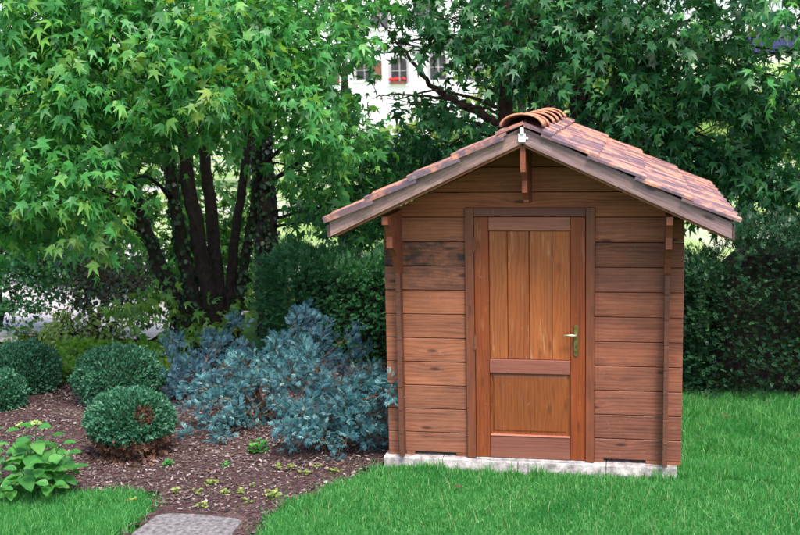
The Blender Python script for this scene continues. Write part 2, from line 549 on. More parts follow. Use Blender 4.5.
def broad_leaf(n=6, w=0.34, droop=0.22, fold=0.10, ripple=0.02):
    v = []; f = []
    for i in range(n + 1):
        t = i / n
        hw = w * (math.sin(math.pi * t ** 0.75) ** 0.85 if 0 < t < 1 else 0.0)
        z = -droop * t * t
        r = ripple * (1 if i % 2 else -1)
        v += [(-hw, t, z + fold * hw / w + r), (0, t, z), (hw, t, z + fold * hw / w - r)]
    for i in range(n):
        a = i * 3
        for k in (0, 1):
            q = (a + k, a + k + 1, a + k + 4, a + k + 3)
            f += [(q[0], q[1], q[2]), (q[0], q[2], q[3])]
    return np.array(v), np.array(f)


BROAD = broad_leaf()


def spray_template(n=12, seed=3):
    r = np.random.default_rng(seed)
    V = []; T = []
    for i in range(n):
        t0 = i / n * 0.75
        a = (1 if i % 2 else -1) * r.uniform(0.35, 0.95) if i < n - 1 else 0
        b_ = r.uniform(-0.6, 0.6)
        d = np.array([math.sin(a), math.cos(a), b_ * 0.6]); d /= np.linalg.norm(d)
        L = r.uniform(0.3, 0.5) * (1.15 - t0 * 0.6)
        p = np.array([0, t0, 0.0])
        side = np.cross(d, [0, 0, 1.0]); side /= np.linalg.norm(side)
        wv = 0.036
        o = len(V)
        V += [p, p + d * L * 0.5 + side * wv, p + d * L, p + d * L * 0.5 - side * wv, p + d * L * 0.5 + np.array([0, 0, wv * 1.3])]
        T += [(o, o + 1, o + 4), (o + 1, o + 2, o + 4), (o + 2, o + 3, o + 4), (o + 3, o, o + 4)]
    return np.array(V), np.array(T)


SPRAY = spray_template()


def flatspray_template(n=7, seed=5):
    """flat feathery conifer spray"""
    r = np.random.default_rng(seed)
    V = []; T = []
    for i in range(n):
        t0 = i / n * 0.8
        a = (1 if i % 2 else -1) * r.uniform(0.5, 0.9) if i < n - 1 else 0
        d = np.array([math.sin(a), math.cos(a), r.uniform(-.15, .05)])
        L = 0.42 * (1.1 - t0 * 0.7)
        p = np.array([0, t0, -0.12 * t0 * t0])
        side = np.array([d[1], -d[0], 0])
        o = len(V)
        V += [p, p + d * L * 0.55 + side * .07, p + d * L, p + d * L * 0.55 - side * .07]
        T += [(o, o + 1, o + 2), (o, o + 2, o + 3)]
    return np.array(V), np.array(T)


FLATSPRAY = flatspray_template()


def leaf_cloud(clumps, size, per_twig=9, droop=0.6, gaps=(), twig_len=0.4, shell=0.5, face=0.6):
    """clumps: (centre, (rx,ry,rz), n). -> pos, tip, nrm, size, twig segments"""
    P = []; Tp = []; N = []; TW = []
    for c, r, n in clumps:
        c = np.asarray(c, float); r = np.asarray(r, float)
        nt_ = max(1, n // per_twig)
        u = rv(nt_)
        rr = rng.random(nt_) ** shell
        o = c + u * rr[:, None] * r
        out = unit(u * r)
        d = unit(out * 0.9 + rv(nt_) * 0.7 + np.array([0, 0, -0.15]))
        L = rng.uniform(0.6, 1.2, nt_) * twig_len
        TW.append((o - d * L[:, None] * 0.3, o + d * L[:, None]))
        for k in range(per_twig):
            t = (k + rng.random(nt_)) / per_twig
            off = rv(nt_)
            p = o + d * (L * t)[:, None] + off * 0.06 * rng.uniform(0.5, 1.4, nt_)[:, None]
            tip = unit(d * 0.5 + off * 0.7 + np.array([0, 0, -droop]) + rv(nt_) * 0.25)
            oh = out.copy(); oh[:, 2] = np.maximum(oh[:, 2], -0.1)
            nr = unit(oh * face + np.array([0, 0, 0.65]) + rv(nt_) * 0.8)
            P.append(p); Tp.append(tip); N.append(nr)
    P = np.concatenate(P); Tp = np.concatenate(Tp); N = np.concatenate(N)
    sz = size * rng.uniform(0.45, 1.3, len(P))
    keep = thin(P, gaps)
    return P[keep], Tp[keep], N[keep], sz[keep], TW


def thin(P, gaps):
    keep = np.ones(len(P), bool)
    if len(gaps):
        x, y = project(P)
        for gx, gy, ga, gb, pr in gaps:
            d = ((x - gx) / ga) ** 2 + ((y - gy) / gb) ** 2
            keep &= ~((d < 1) & (rng.random(len(P)) < pr * np.clip(1.6 * (1.15 - d), 0, 1)))
    return keep


def twigs_part(TW, parent, mat, keep_every=1, r=0.004):
    V = []; T = []
    for a, b_ in TW:
        a = a[::keep_every]; b_ = b_[::keep_every]
        d = unit(b_ - a)
        s = unit(np.cross(d, np.array([0.3, 0.2, 1.0])))
        q = np.cross(d, s)
        n = len(a)
        vs = np.stack([a + s * r, a - s * r * .5 + q * r * .8, a - s * r * .5 - q * r * .8, b_], 1).reshape(-1, 3)
        f = np.array([(0, 1, 3), (1, 2, 3), (2, 0, 3)])
        T.append((f[None] + (np.arange(n) * 4)[:, None, None]).reshape(-1, 3) + sum(map(len, V)))
        V.append(vs)
    me = tri_mesh('twigs', np.concatenate(V), np.concatenate(T))
    o = link('twigs', me, mat, parent)
    o['kind'] = 'stuff'
    return o


def in_view(P, m=10):
    x, y = project(P)
    return (x > -m) & (x < 800 + m) & (y > -m) & (y < 535 + m)


LEAFMESH = {}


def leaf_template_mesh(key, tmpl, mat):
    k = (key, mat.name)
    if k not in LEAFMESH:
        me = tri_mesh(key, tmpl[0], tmpl[1], np.zeros(len(tmpl[1])))
        me.materials.append(mat)
        LEAFMESH[k] = me
    return LEAFMESH[k]


def place_leaves(parent, tmpl, key, mat, P, Tp, N, sz, singles=0, name='leaf', mass='crown'):
    """the leaves that show largest become parts, the rest one mass"""
    n = len(P)
    idx = np.zeros(n, bool)
    tms = STARS if tmpl is STAR else [tmpl]
    kind = rng.integers(0, len(tms), n)
    if singles:
        d = np.linalg.norm(P - CAM, axis=1) / sz
        d[~in_view(P, 0)] = 1e9
        order = np.argsort(d)[:singles]
        idx[order[d[order] < 1e8]] = True
        s, t, nn = frames(Tp[idx], N[idx])
        for p, a, b_, c, z, kk in zip(P[idx], s, t, nn, sz[idx], kind[idx]):
            mw = Matrix(((a[0] * z, b_[0] * z, c[0] * z, p[0]), (a[1] * z, b_[1] * z, c[1] * z, p[1]),
                         (a[2] * z, b_[2] * z, c[2] * z, p[2]), (0, 0, 0, 1)))
            link(name, leaf_template_mesh(key + str(kk), tms[kk], mat), None, parent, mw)
    parts = []
    for q, tm in enumerate(tms):
        k = ~idx & (kind == q)
        if k.any():
            parts.append(scatter(tm[0], tm[1], P[k], Tp[k], N[k], sz[k], rng.random(k.sum())))
    if parts:
        V, T, R = join(parts)
        o = link(mass, tri_mesh(mass, V, T, R), mat, parent)
        o['kind'] = 'stuff'


# ================================================================== THE SETTING
def hgt(x, y):
    """terrain height"""
    h = -0.12
    if y > 9:
        t = min(max((y - 9) / 46.0, 0), 1)
        rx = min(max((x + 2 + y * 0.12) / 8.0, 0), 1)          # rises on the right, level towards the left
        h += rx * (4.7 * t) + (1 - rx) * 0.4 * math.sin(y * 0.1) * t
    return h


def build_ground():
    xs = sorted(set([-900, -500, -300, -180, -120, -90] + list(np.arange(-70, 71, 2.5)) + list(np.arange(-8, 8.1, 0.5)) + [90, 120, 180, 300, 500, 900]))
    ys = sorted(set([-900, -400, -200, -100, -50, -30, -20] + list(np.arange(-12, 80, 1.5)) + [100, 140, 200, 300, 500, 900]))
    V = []; Fc = []
    for y in ys:
        for x in xs:
            V.append((x, y, hgt(x, min(y, 70)) + 0.012 * noise.noise(Vector((x * 1.3, y * 1.3, 0)))))
    nx = len(xs)
    for j in range(len(ys) - 1):
        for i in range(nx - 1):
            a = j * nx + i
            Fc.append((a, a + 1, a + 1 + nx, a + nx))
    me = bpy.data.meshes.new('ground'); me.from_pydata(V, [], Fc); me.update()
    me.materials.append(M['lawnsoil']); me.materials.append(M['farground'])
    for p in me.polygons:
        if p.center.y > 7.5: p.material_index = 1
        p.use_smooth = True
    o = link('ground', me)
    tag(o, kind='structure')


build_ground()

# lawn / bed outlines on the ground (metres)
BED = [(-9, -0.95), (-4, -1.0), (-2.62, -1.12), (-2.1, -0.98), (-1.75, -0.86), (-1.52, -0.90), (-1.44, -1.12), (-1.48, -1.9), (-0.52, -1.9),
       (-0.55, -1.28), (-0.52, -0.98), (-0.32, -0.60), (-0.12, -0.22), (0.0, 0.06), (0.02, 0.5), (0.06, 2.3), (0.1, 4.2), (-2.7, 4.0), (-3.1, 3.3), (-9, 3.1)]


def inside(poly, x, y):
    x = np.asarray(x); y = np.asarray(y)
    c = np.zeros(x.shape, bool)
    n = len(poly)
    for i in range(n):
        x0, y0 = poly[i]; x1, y1 = poly[(i + 1) % n]
        if y0 == y1: continue
        hit = ((y0 > y) != (y1 > y)) & (x < (x1 - x0) * (y - y0) / (y1 - y0) + x0)
        c ^= hit
    return c


def sheet(name, poly, z, mat, step=0.06, amp=0.02, jag=0.05):
    x0 = min(p[0] for p in poly); x1 = max(p[0] for p in poly)
    y0 = min(p[1] for p in poly); y1 = max(p[1] for p in poly)
    xs = np.arange(x0, x1 + step, step); ys = np.arange(y0, y1 + step, step)
    X, Yg = np.meshgrid(xs, ys)
    C = inside(poly, X + jag * np.sin(Yg * 17 + X * 5), Yg + jag * np.sin(X * 13))
    Z = np.array([[noise.fractal(Vector((a * 3, b_ * 3, 1)), 1.0, 2.0, 4) * amp + noise.noise(Vector((a * .9, b_ * .9, 4))) * amp for a, b_ in zip(r1, r2)] for r1, r2 in zip(X, Yg)])
    V = np.stack([X, Yg, z + np.maximum(Z, -0.012)], -1).reshape(-1, 3)
    nx = len(xs)
    Fc = []
    for j in range(len(ys) - 1):
        for i in range(nx - 1):
            if C[j, i] and C[j, i + 1] and C[j + 1, i] and C[j + 1, i + 1]:
                a = j * nx + i
                Fc.append((a, a + 1, a + 1 + nx)); Fc.append((a, a + 1 + nx, a + nx))
    T = np.array(Fc)
    used, inv = np.unique(T, return_inverse=True)
    me = tri_mesh(name, V[used], inv.reshape(-1, 3))
    o = link(name, me, mat, smooth=True)
    return tag(o, kind='structure')


BED_Z = -0.085
sheet('mulch_bed', BED, BED_Z, M['mulch'])
path_poly = [(-16, 3.5), (-5.2, 3.6), (-3.4, 3.9), (-2.9, 5.2), (-3.0, 7.2), (-5.5, 12.5), (-16, 15)]
sheet('gravel_path', path_poly, -0.085, M['gravel'], step=0.3, amp=0.01, jag=0.2)


# ================================================================== GARDEN SHED
W_ = 2.15
shed = empty('garden_shed', (1.075, 0.9, 0))
tag(shed, 'small brown wooden garden shed with closed panelled door and terracotta tiled gable roof', 'shed')


def tint(o, r, g, b_, a=1.0):
    o.color = (r, g, b_, a)
    return o


def board(name, x0, x1, z0, z1, y0, y1, mat, parent, horizontal=True, bevel=0.003, axis='x'):
    """chamfered board; its local X is its long axis so that the grain follows it"""
    c = Vector(((x0 + x1) / 2, (y0 + y1) / 2, (z0 + z1) / 2))
    dx, dy, dz = x1 - x0, y1 - y0, z1 - z0
    m = MB()
    if axis == 'x':
        m.box((-dx / 2, -dy / 2, -dz / 2), (dx / 2, dy / 2, dz / 2)); R_ = Matrix.Identity(4)
    elif axis == 'z':      # long axis vertical: local x -> world z, local z -> world -x
        m.box((-dz / 2, -dy / 2, -dx / 2), (dz / 2, dy / 2, dx / 2)); R_ = Matrix.Rotation(-math.pi / 2, 4, 'Y')
    else:                  # along y
        m.box((-dy / 2, -dx / 2, -dz / 2), (dy / 2, dx / 2, dz / 2)); R_ = Matrix.Rotation(math.pi / 2, 4, 'Z')
    return m.build(name, mat, parent, bevel=bevel, mw=Matrix.Translation(c) @ R_)


PIT = 0.18
DL, DR = 0.604, 1.532
XA, ZR = 1.072, 2.349      # ridge line, underside at the apex
SL = 0.4686                # roof slope
# front boards -------------------------------------------------------
rowtint = [(0.80, 0.78, 0.88), (0.86, 0.84, 0.92), (0.84, 0.82, 0.88), (1.02, 0.98, 0.98), (1.05, 0.98, 0.94), (1.15, 1.06, 1.02), (1.18, 1.08, 1.0), (0.88, 0.86, 0.88), (0.90, 0.84, 0.78), (1.05, 0.95, 0.82)]
mild = {7: 0.45, 8: 0.05}
for k in range(10):
    z0 = k * PIT + (0.026 if k == 0 else 0.0015); z1 = (k + 1) * PIT - 0.0035
    t = rowtint[k]
    for side, (xa, xb) in enumerate(((0.0, DL), (DR, W_))):
        j = rng.uniform(-0.002, 0.002)
        o = board('wall_board', xa, xb, z0, z1, 0.0 + j, 0.042, M['wall'], shed, bevel=0.004)
        v = 1.04 * rng.uniform(0.90, 1.1)
        if side: v *= 0.90
        v *= rng.uniform(.9, 1.12)
        tint(o, t[0] * v, t[1] * v * (0.90 if side else .97), t[2] * v * .95, mild.get(k, 0.80) if side == 0 else 0.74)
# gable boards (each trimmed to the roof line)
for k in range(10, 13):
    z0 = k * PIT + 0.0015; z1 = (k + 1) * PIT - 0.0035
    zt = lambda x: ZR - abs(x - XA) * SL - 0.03
    m = MB()
    xl0 = max(0.0, XA - (ZR - 0.03 - z0) / SL); xr0 = min(W_, XA + (ZR - 0.03 - z0) / SL)
    xl1 = XA - (ZR - 0.03 - z1) / SL; xr1 = XA + (ZR - 0.03 - z1) / SL
    if k == 10:
        poly = [(xl0, z0), (xr0, z0), (xr0, zt(xr0)), (xr1, z1), (xl1, z1), (xl0, zt(xl0))]
    elif k == 12:
        poly = [(xl0, z0), (xr0, z0), (XA + .02, ZR - .03), (XA - .02, ZR - .03)]
    else:
        poly = [(xl0, z0), (xr0, z0), (xr1, z1), (xl1, z1)]
    cz = (z0 + z1) / 2
    m.prism([(x - XA, z - cz) for x, z in poly], -0.021, 0.021)
    o = m.build('gable_board', M['wall'], shed, bevel=0.003, mw=Matrix.Translation((XA, 0.021, cz)))
    tint(o, 1.12, 0.86, 0.62, 0.90)
# back gable and side walls
SD = 2.15
for k in range(10):
    z0 = k * PIT + 0.0015; z1 = (k + 1) * PIT - 0.0035
    o = board('wall_board', 0.0, W_, z0, z1, SD - 0.042, SD, M['wall'], shed, bevel=0.004)
for k in range(10, 13):
    z0 = k * PIT + 0.0015; z1 = (k + 1) * PIT - 0.0035
    h0 = (ZR - 0.03 - z0) / SL; h1 = max((ZR - 0.03 - z1) / SL, 0.02)
    m = MB(); m.prism([(-h0, z0), (h0, z0), (h1, z1), (-h1, z1)] if k > 10 else [(-1.07, z0), (1.07, z0), (h1, z1), (-h1, z1)], -0.021, 0.021)
    m.build('gable_board', M['wall'], shed, mw=Matrix.Translation((XA, SD - 0.021, 0)), bevel=0.003)
for xa, xb in ((0.100, 0.134), (2.016, 2.050)):
    for k in range(10):
        z0 = k * PIT + (0.012 if k == 0 else 0.0015) ; z1 = (k + 1) * PIT - 0.0035
        j = rng.uniform(-0.003, 0.003)
        # inner length behind the front wall
        o = board('side_board', xa, xb, z0 , z1, 0.046, SD - 0.046, M['wall'], shed, axis='y')
        # protruding cross end in front of the front wall
        o = board('log_end', xa, xb, z0 - 0.0005, z1 + 0.002, -0.10 + j, -0.003, M['trim'], shed, axis='y', bevel=0.002)
        tint(o, 0.80, 0.85, 0.95, 0.65)
        o = board('log_end', xa, xb, z0, z1, SD + 0.003, SD + 0.10, M['trim'], shed, axis='y', bevel=0.002)
    # stepped corbel that carries the eave
    poly = [(-0.003, 1.802), (-0.50, 1.802), (-0.50, 1.895), (-0.003, 1.895)]
    xm = (xa + xb) / 2
    zt = ZR - abs(xm - XA) * SL - 0.045
    prof = [(-0.003, zt), (-0.50, zt), (-0.50, 1.80), (-0.46, 1.795), (-0.415, 1.765), (-0.385, 1.725), (-0.367, 1.70), (-0.367, 1.622), (-0.33, 1.616),
            (-0.26, 1.585), (-0.20, 1.535), (-0.16, 1.48), (-0.125, 1.43), (-0.1035, 1.40), (-0.1035, 1.80 if False else 1.40), (-0.003, 1.40)]
    m = MB(); m.prism_x([(y + 0.003, z) for y, z in prof], xa - 0.004, xb + 0.004)
    o = m.build('corbel', M['trim'], shed, bevel=0.0)
    tint(o, 1.25, 1.1, 1.1, 0.9)
# ridge purlin end with stepped corbel in the gable
prof = [(-0.002, 2.33), (-0.52, 2.33), (-0.52, 2.16), (-0.47, 2.15), (-0.42, 2.11), (-0.40, 2.09), (-0.40, 2.01), (-0.35, 2.0), (-0.30, 1.965), (-0.28, 1.95), (-0.28, 1.935), (-0.2, 1.925), (-0.12, 1.915), (-0.002, 1.91)]
m = MB(); m.prism_x(prof, XA - 0.017, XA + 0.017)
tint(m.build('corbel', M['trim'], shed), 1.25, 1.05, 1.0, 0.9)

# door frame ---------------------------------------------------------
fr = empty('door_frame', (XA, 0, 0), shed)
tint(board('jamb', DL, 0.668, 0.004, 1.872, -0.032, 0.05, M['trim'], fr, axis='z'), 1.0, 0.88, 0.80, 0.8)
tint(board('jamb', 1.470, DR, 0.004, 1.872, -0.032, 0.05, M['trim'], fr, axis='z'), 1.15, 1.0, 0.9, 0.75)
tint(board('lintel', 0.6695, 1.4685, 1.806, 1.870, -0.030, 0.05, M['rail'], fr), 0.62, 0.52, 0.55, 0.9)
tint(board('threshold', 0.6695, 1.4685, -0.012, 0.010, -0.045, 0.10, M['concrete'], fr), 1, 1, 1)
# door leaf
dr = empty('door', (0.67, -0.01, 0), shed)
F0 = -0.026
tint(board('stile', 0.671, 0.775, 0.014, 1.802, F0, 0.012, M['door'], dr, axis='z'), 0.66, 0.52, 0.50, 0.93)
tint(board('stile', 1.362, 1.466, 0.014, 1.802, F0, 0.012, M['door'], dr, axis='z'), 0.72, 0.52, 0.48, 0.93)
tint(board('rail', 0.7765, 1.3605, 1.704, 1.801, F0 - 0.002, 0.012, M['rail'], dr), 1.25, 1.18, 1.1, 0.95)
tint(board('rail', 0.7765, 1.3605, 0.655, 0.757, F0 - 0.006, 0.012, M['rail'], dr), 0.98, 0.90, 1.0, 0.92)
tint(board('rail', 0.7765, 1.3605, 0.015, 0.180, F0 - 0.004, 0.012, M['rail'], dr), 0.98, 0.92, 1.0, 0.92)
tint(board('drip_strip', 0.777, 1.360, 0.1815, 0.190, F0 - 0.010, -0.002, M['rail'], dr, bevel=0.002), 1.9, 1.9, 2.0)
edges = [0.776, 0.909, 1.067, 1.230, 1.361]
for i in range(4):
    o = board('panel_board', edges[i] + 0.001, edges[i + 1] - 0.0018, 0.758, 1.703, F0 + 0.013, 0.008, M['door'], dr, axis='z', bevel=0.004)
    tint(o, *[(0.86, 0.88, 0.9), (0.84, 0.80, 0.8), (1.0, 1.0, 1.0), (0.98, 0.92, 0.85)][i])
# lower raised panel
m = MB()
x0, x1, z0, z1 = 0.7765, 1.3605, 0.1915, 0.654
yb, yf = F0 + 0.020, F0 + 0.013
i_ = 0.032
V = [(x0, yb, z0), (x1, yb, z0), (x1, yb, z1), (x0, yb, z1), (x0 + .016, yb, z0 + .016), (x1 - .016, yb, z0 + .016), (x1 - .016, yb, z1 - .016), (x0 + .016, yb, z1 - .016),
     (x0 + i_, yf, z0 + i_), (x1 - i_, yf, z0 + i_), (x1 - i_, yf, z1 - i_), (x0 + i_, yf, z1 - i_), (x0, 0.01, z0), (x1, 0.01, z0), (x1, 0.01, z1), (x0, 0.01, z1)]
Fq = []
for a in (0, 4):
    for k in range(4):
        Fq.append((a + k, a + (k + 1) % 4, a + 4 + (k + 1) % 4, a + 4 + k))
Fq += [(8, 9, 10, 11), (12, 15, 14, 13)] + [(k, 12 + k, 12 + (k + 1) % 4, (k + 1) % 4) for k in range(4)]
cxp, czp = (x0 + x1) / 2, (z0 + z1) / 2
m.add([(-(0) + (z - czp), y, -(x - cxp)) for x, y, z in V], Fq)
tint(m.build('raised_panel', M['door'], dr, mw=Matrix.Translation((cxp, 0, czp)) @ Matrix.Rotation(-math.pi / 2, 4, 'Y')), 0.66, 0.62, 0.55, 0.93)
# handle
m = MB()
hp = [(math.cos(t) * 0.0155, 0.10 + math.sin(t) * 0.0155) for t in np.linspace(0, math.pi, 7)] + [(math.cos(t) * 0.0155, -0.10 + math.sin(t) * 0.0155) for t in np.linspace(math.pi, 2 * math.pi, 7)]
m.prism(hp, -0.004, 0.004)
m.build('handle_plate', M['brass'], dr, mw=Matrix.Translation((1.402, F0 - 0.005, 0.908)), bevel=0.001)
m = MB()
m.tube([(1.402, F0 - 0.008, 0.955), (1.402, F0 - 0.045, 0.955), (1.392, F0 - 0.056, 0.955), (1.355, F0 - 0.056, 0.957), (1.315, F0 - 0.052, 0.953)], [0.009, 0.009, 0.010, 0.0085, 0.0075], 8)
m.build('handle', M['lever'], dr, smooth=True)
m = MB(); m.tube([(1.402, F0 - 0.0085, 0.86), (1.402, F0 - 0.0125, 0.86)], [0.006, 0.006], 8)
m.build('keyhole', M['iron'], dr)
for z in (1.60, 0.88):
    m = MB(); m.tube([(0.669, F0 - 0.010, z - 0.055), (0.669, F0 - 0.010, z + 0.055)], [0.0065, 0.0065], 8)
    m.box((0.655, F0 - 0.0085, z - 0.045), (0.684, F0 - 0.0065, z + 0.045))
    m.build('hinge', M['trim'], dr)

# roof ----------------------------------------------------------------
roof = empty('roof', (XA, 0.8, 1.9), shed)
YF, YB = -0.548, 2.50
HWS = {-1: 1.335, 1: 1.352}
ang = math.atan(SL)
for s_ in (-1, 1):
    HW = HWS[s_]
    # local frame: u down the slope (world x*s_), v = +Y, n up
    ud = Vector((s_ * math.cos(ang), 0, -math.sin(ang)))
    nd = Vector((s_ * math.sin(ang), 0, math.cos(ang)))
    # barge boards front and back, mitred at the apex
    for yy, nm in ((YF, 'barge_board'), (YB - 0.028, 'barge_board')):
        bh = 0.108
        m = MB()
        L = HW / math.cos(ang)
        # local X along the slope
        top = bh * math.cos(ang)
        mit = math.tan(ang) * top
        poly = [(0.0005, 0.0), (L, 0.0), (L - mit, top), (-mit + 0.0005, top)]
        m.prism([(a, z) for a, z in poly], 0, 0.028)
        Mx = Matrix(((ud.x, 0, nd.x, XA), (0, 1, 0, yy), (ud.z, 0, nd.z, ZR), (0, 0, 0, 1)))
        o = m.build(nm, M['barge'], roof, bevel=0.002, mw=Mx)
        tint(o, *((1.55, 1.38, 1.30, 0.55) if s_ < 0 else (1.15, 1.02, 1.08, 0.85)))
    # inner trim just behind, a little lower
    m = MB(); m.prism([(0.012, -0.018), (L - 0.03, -0.018), (L - 0.03, 0.03), (0.0, 0.03)], 0, 0.022)
    o = m.build('inner_trim', M['trim'], roof, mw=Matrix(((ud.x, 0, nd.x, XA), (0, 1, 0, YF + 0.0305), (ud.z, 0, nd.z, ZR), (0, 0, 0, 1))))
    tint(o, 1.6, 1.5, 1.3)
    # roof deck boards running front to back
    nb = 9
    for i in range(nb):
        a0 = 0.01 + i * (L - 0.03) / nb; a1 = 0.01 + (i + 1) * (L - 0.03) / nb - 0.003
        m = MB(); m.box((-(YB - YF - 0.12) / 2, -(a1 - a0) / 2, 0), ((YB - YF - 0.12) / 2, (a1 - a0) / 2, 0.018))
        am = (a0 + a1) / 2
        c = Vector((XA, (YF + YB) / 2, ZR)) + ud * am + nd * 0.005
        # local x -> world y ; local y -> -ud*s ; local z -> nd
        Mx = Matrix(((0, ud.x, nd.x, c.x), (1, 0, 0, c.y), (0, ud.z, nd.z, c.z), (0, 0, 0, 1)))
        m.build('roof_board', M['trim'], roof, mw=Mx)
    # eave fascia
    c = Vector((XA, 0, ZR)) + ud * L
    o = board('eave_board', min(c.x, c.x + s_ * 0.02), max(c.x, c.x + s_ * 0.02), c.z - 0.008, c.z + 0.085, YF + 0.003, YB, M['barge'], roof, axis='y')
    tint(o, 0.45, 0.4, 0.4)


# roof tiles
def tile_mesh():
    Wt, Lt = 0.314, 0.40
    KX = 0.314 / 0.232
    prof = [(0.0, 0.006), (0.010, 0.017), (0.024, 0.020), (0.038, 0.014), (0.046, 0.004), (0.112, 0.002), (0.119, 0.006), (0.127, 0.010), (0.135, 0.006), (0.142, 0.002),
            (0.208, 0.003), (0.216, 0.009), (0.224, 0.012), (0.232, 0.008)]
    th = 0.018
    n = len(prof)
    V = []
    for x in (0.0, Lt - 0.012, Lt):
        dz = 0.0 if x < Lt else -0.003
        V += [(x, y * KX - Wt / 2, z + dz) for y, z in prof]
    for x in (0.0, Lt):
        V += [(x, y * KX - Wt / 2, z - th - (0.006 if x > 0 and 2 <= i <= 11 else 0)) for i, (y, z) in enumerate(prof)]
    Fc = []
    for r in (0, 1):
        for i in range(n - 1):
            a = r * n + i
            Fc.append((a, a + n, a + n + 1, a + 1))
    bt = 3 * n
    for i in range(n - 1):
        Fc.append((bt + i, bt + i + 1, bt + n + i + 1, bt + n + i))
        Fc.append((2 * n + i, bt + n + i, bt + n + i + 1, 2 * n + i + 1))
        Fc.append((i, i + 1, bt + i + 1, bt + i))
    Fc.append((0, bt, bt + n, 2 * n, n)); Fc.append((n - 1, 2 * n - 1, 3 * n - 1, bt + 2 * n - 1, bt + n - 1))
    me = bpy.data.meshes.new('roof_tile'); me.from_pydata(V, [], Fc)
    bm = bmesh.new(); bm.from_mesh(me); bmesh.ops.recalc_face_normals(bm, faces=bm.faces); bm.to_mesh(me); bm.free()
    me.materials.append(M['tile'])
    return me


TM = tile_mesh()
TF = TM.copy(); TF.name = 'verge_tile'
bm = bmesh.new(); bm.from_mesh(TF)
g = bmesh.ops.create_cube(bm, size=1.0)
for v in g['verts']:
    v.co = Vector((0.02 + (v.co.x + .5) * 0.376, 0.1575 + v.co.y * 0.016, -0.014 + v.co.z * 0.038))
bm.to_mesh(TF); bm.free()
EXP, LT = 0.333, 0.40
ncol = 10
pitch_y = (YB - YF + 0.06) / ncol
TS = TM.copy(); TS.name = 'short_tile'
for v in TS.vertices: v.co.x = 0.40 - (0.40 - v.co.x) * 0.50
for s_ in (-1, 1):
    ud = Vector((s_ * math.cos(ang), 0, -math.sin(ang)))
    nd = Vector((s_ * math.sin(ang), 0, math.cos(ang)))
    tilt = rad(4.2)
    ut = (ud * math.cos(tilt) + nd * math.sin(tilt))
    ntt = (nd * math.cos(tilt) - ud * math.sin(tilt))
    Lend = (HWS[s_] + (-0.012 if s_ < 0 else -0.002)) / math.cos(ang)
    for r in range(5):
        for k in range(ncol):
            a = Lend - (5 - r) * EXP - (LT - EXP)      # head of the tile
            y = YF - 0.03 + (k + 0.5) * pitch_y + rng.uniform(-.002, .002)
            p = Vector((XA, y, ZR)) + ud * (a + rng.uniform(-.003, .003)) + nd * (0.108 * math.cos(ang) + 0.006 + rng.uniform(0, 0.003))
            yw = rng.uniform(-0.008, 0.008)
            u2 = (ut + Vector((0, yw, 0))).normalized()
            v2 = Vector((0, 1, 0)) - u2 * u2.y
            v2.normalize()
            if s_ < 0: v2 = -v2
            n2 = u2.cross(v2)
            Mx = Matrix(((u2.x, v2.x, n2.x, p.x), (u2.y, v2.y, n2.y, p.y), (u2.z, v2.z, n2.z, p.z), (0, 0, 0, 1)))
            link('roof_tile', (TF if (s_ < 0 and k == 0) else TM) if r else TS, None, roof, Mx)


def cap_mesh():
    V = []; n = 11
    Lc = 0.57
    st = [(0.0, 0.148, 0.090), (0.06, 0.147, 0.089), (0.3, 0.136, 0.082), (Lc, 0.126, 0.073)]
    for k, (y, hw, h) in enumerate(st):
        for off in (0.0, 0.014):
            for i in range(n):
                t = math.pi * i / (n - 1)
                V.append((math.cos(t) * (hw - off), y, math.sin(t) * (h - off) ** 1.0))
    Fc = []
    for k in range(len(st) - 1):
        for i in range(n - 1):
            a = k * 2 * n + i; b_ = (k + 1) * 2 * n + i
            Fc.append((a, a + 1, b_ + 1, b_)); Fc.append((a + n, b_ + n, b_ + n + 1, a + n + 1))
        for i in (0, n - 1):
            a = k * 2 * n + i; b_ = (k + 1) * 2 * n + i
            Fc.append((a, b_, b_ + n, a + n))
    for k in (0, len(st) - 1):
        for i in range(n - 1):
            a = k * 2 * n + i
            Fc.append((a, a + n, a + n + 1, a + 1))
    me = bpy.data.meshes.new('ridge_cap'); me.from_pydata(V, [], Fc)
    bm = bmesh.new(); bm.from_mesh(me); bmesh.ops.recalc_face_normals(bm, faces=bm.faces); bm.to_mesh(me); bm.free()
    me.polygons.foreach_set('use_smooth', [True] * len(me.polygons))
    me.materials.append(M['cap'])
    return me


CM = cap_mesh()
for k in range(6):
    y = YF - 0.05 + k * 0.508
    Mx = Matrix.Translation((XA + rng.uniform(-.004, .004), y, ZR + 0.108 - 0.006 + (0.012 if k == 0 else 0))) @ Matrix.Rotation(rad(-1.3), 4, 'X') @ Matrix.Rotation(rng.uniform(-.02, .02), 4, 'Z')
    link('ridge_cap', CM, None, roof, Mx)
# batten under the ridge caps, tinted near black
m = MB(); m.box((XA - 0.03, YF + 0.10, ZR + 0.03), (XA + 0.03, YB - 0.05, ZR + 0.125)); tint(m.build('ridge_batten', M['barge'], roof), 0.2, 0.2, 0.2)
# white metal bracket on the apex
m = MB()
m.box((XA - 0.026, YF - 0.012, ZR + 0.010), (XA + 0.022, YF - 0.002, ZR + 0.068))
m.box((XA - 0.014, YF - 0.026, ZR + 0.064), (XA + 0.012, YF - 0.006, ZR + 0.108))
m.box((XA + 0.0225, YF - 0.010, ZR + 0.028), (XA + 0.04, YF - 0.004, ZR + 0.044))
m.build('metal_bracket', M['white'], roof, bevel=0.002)

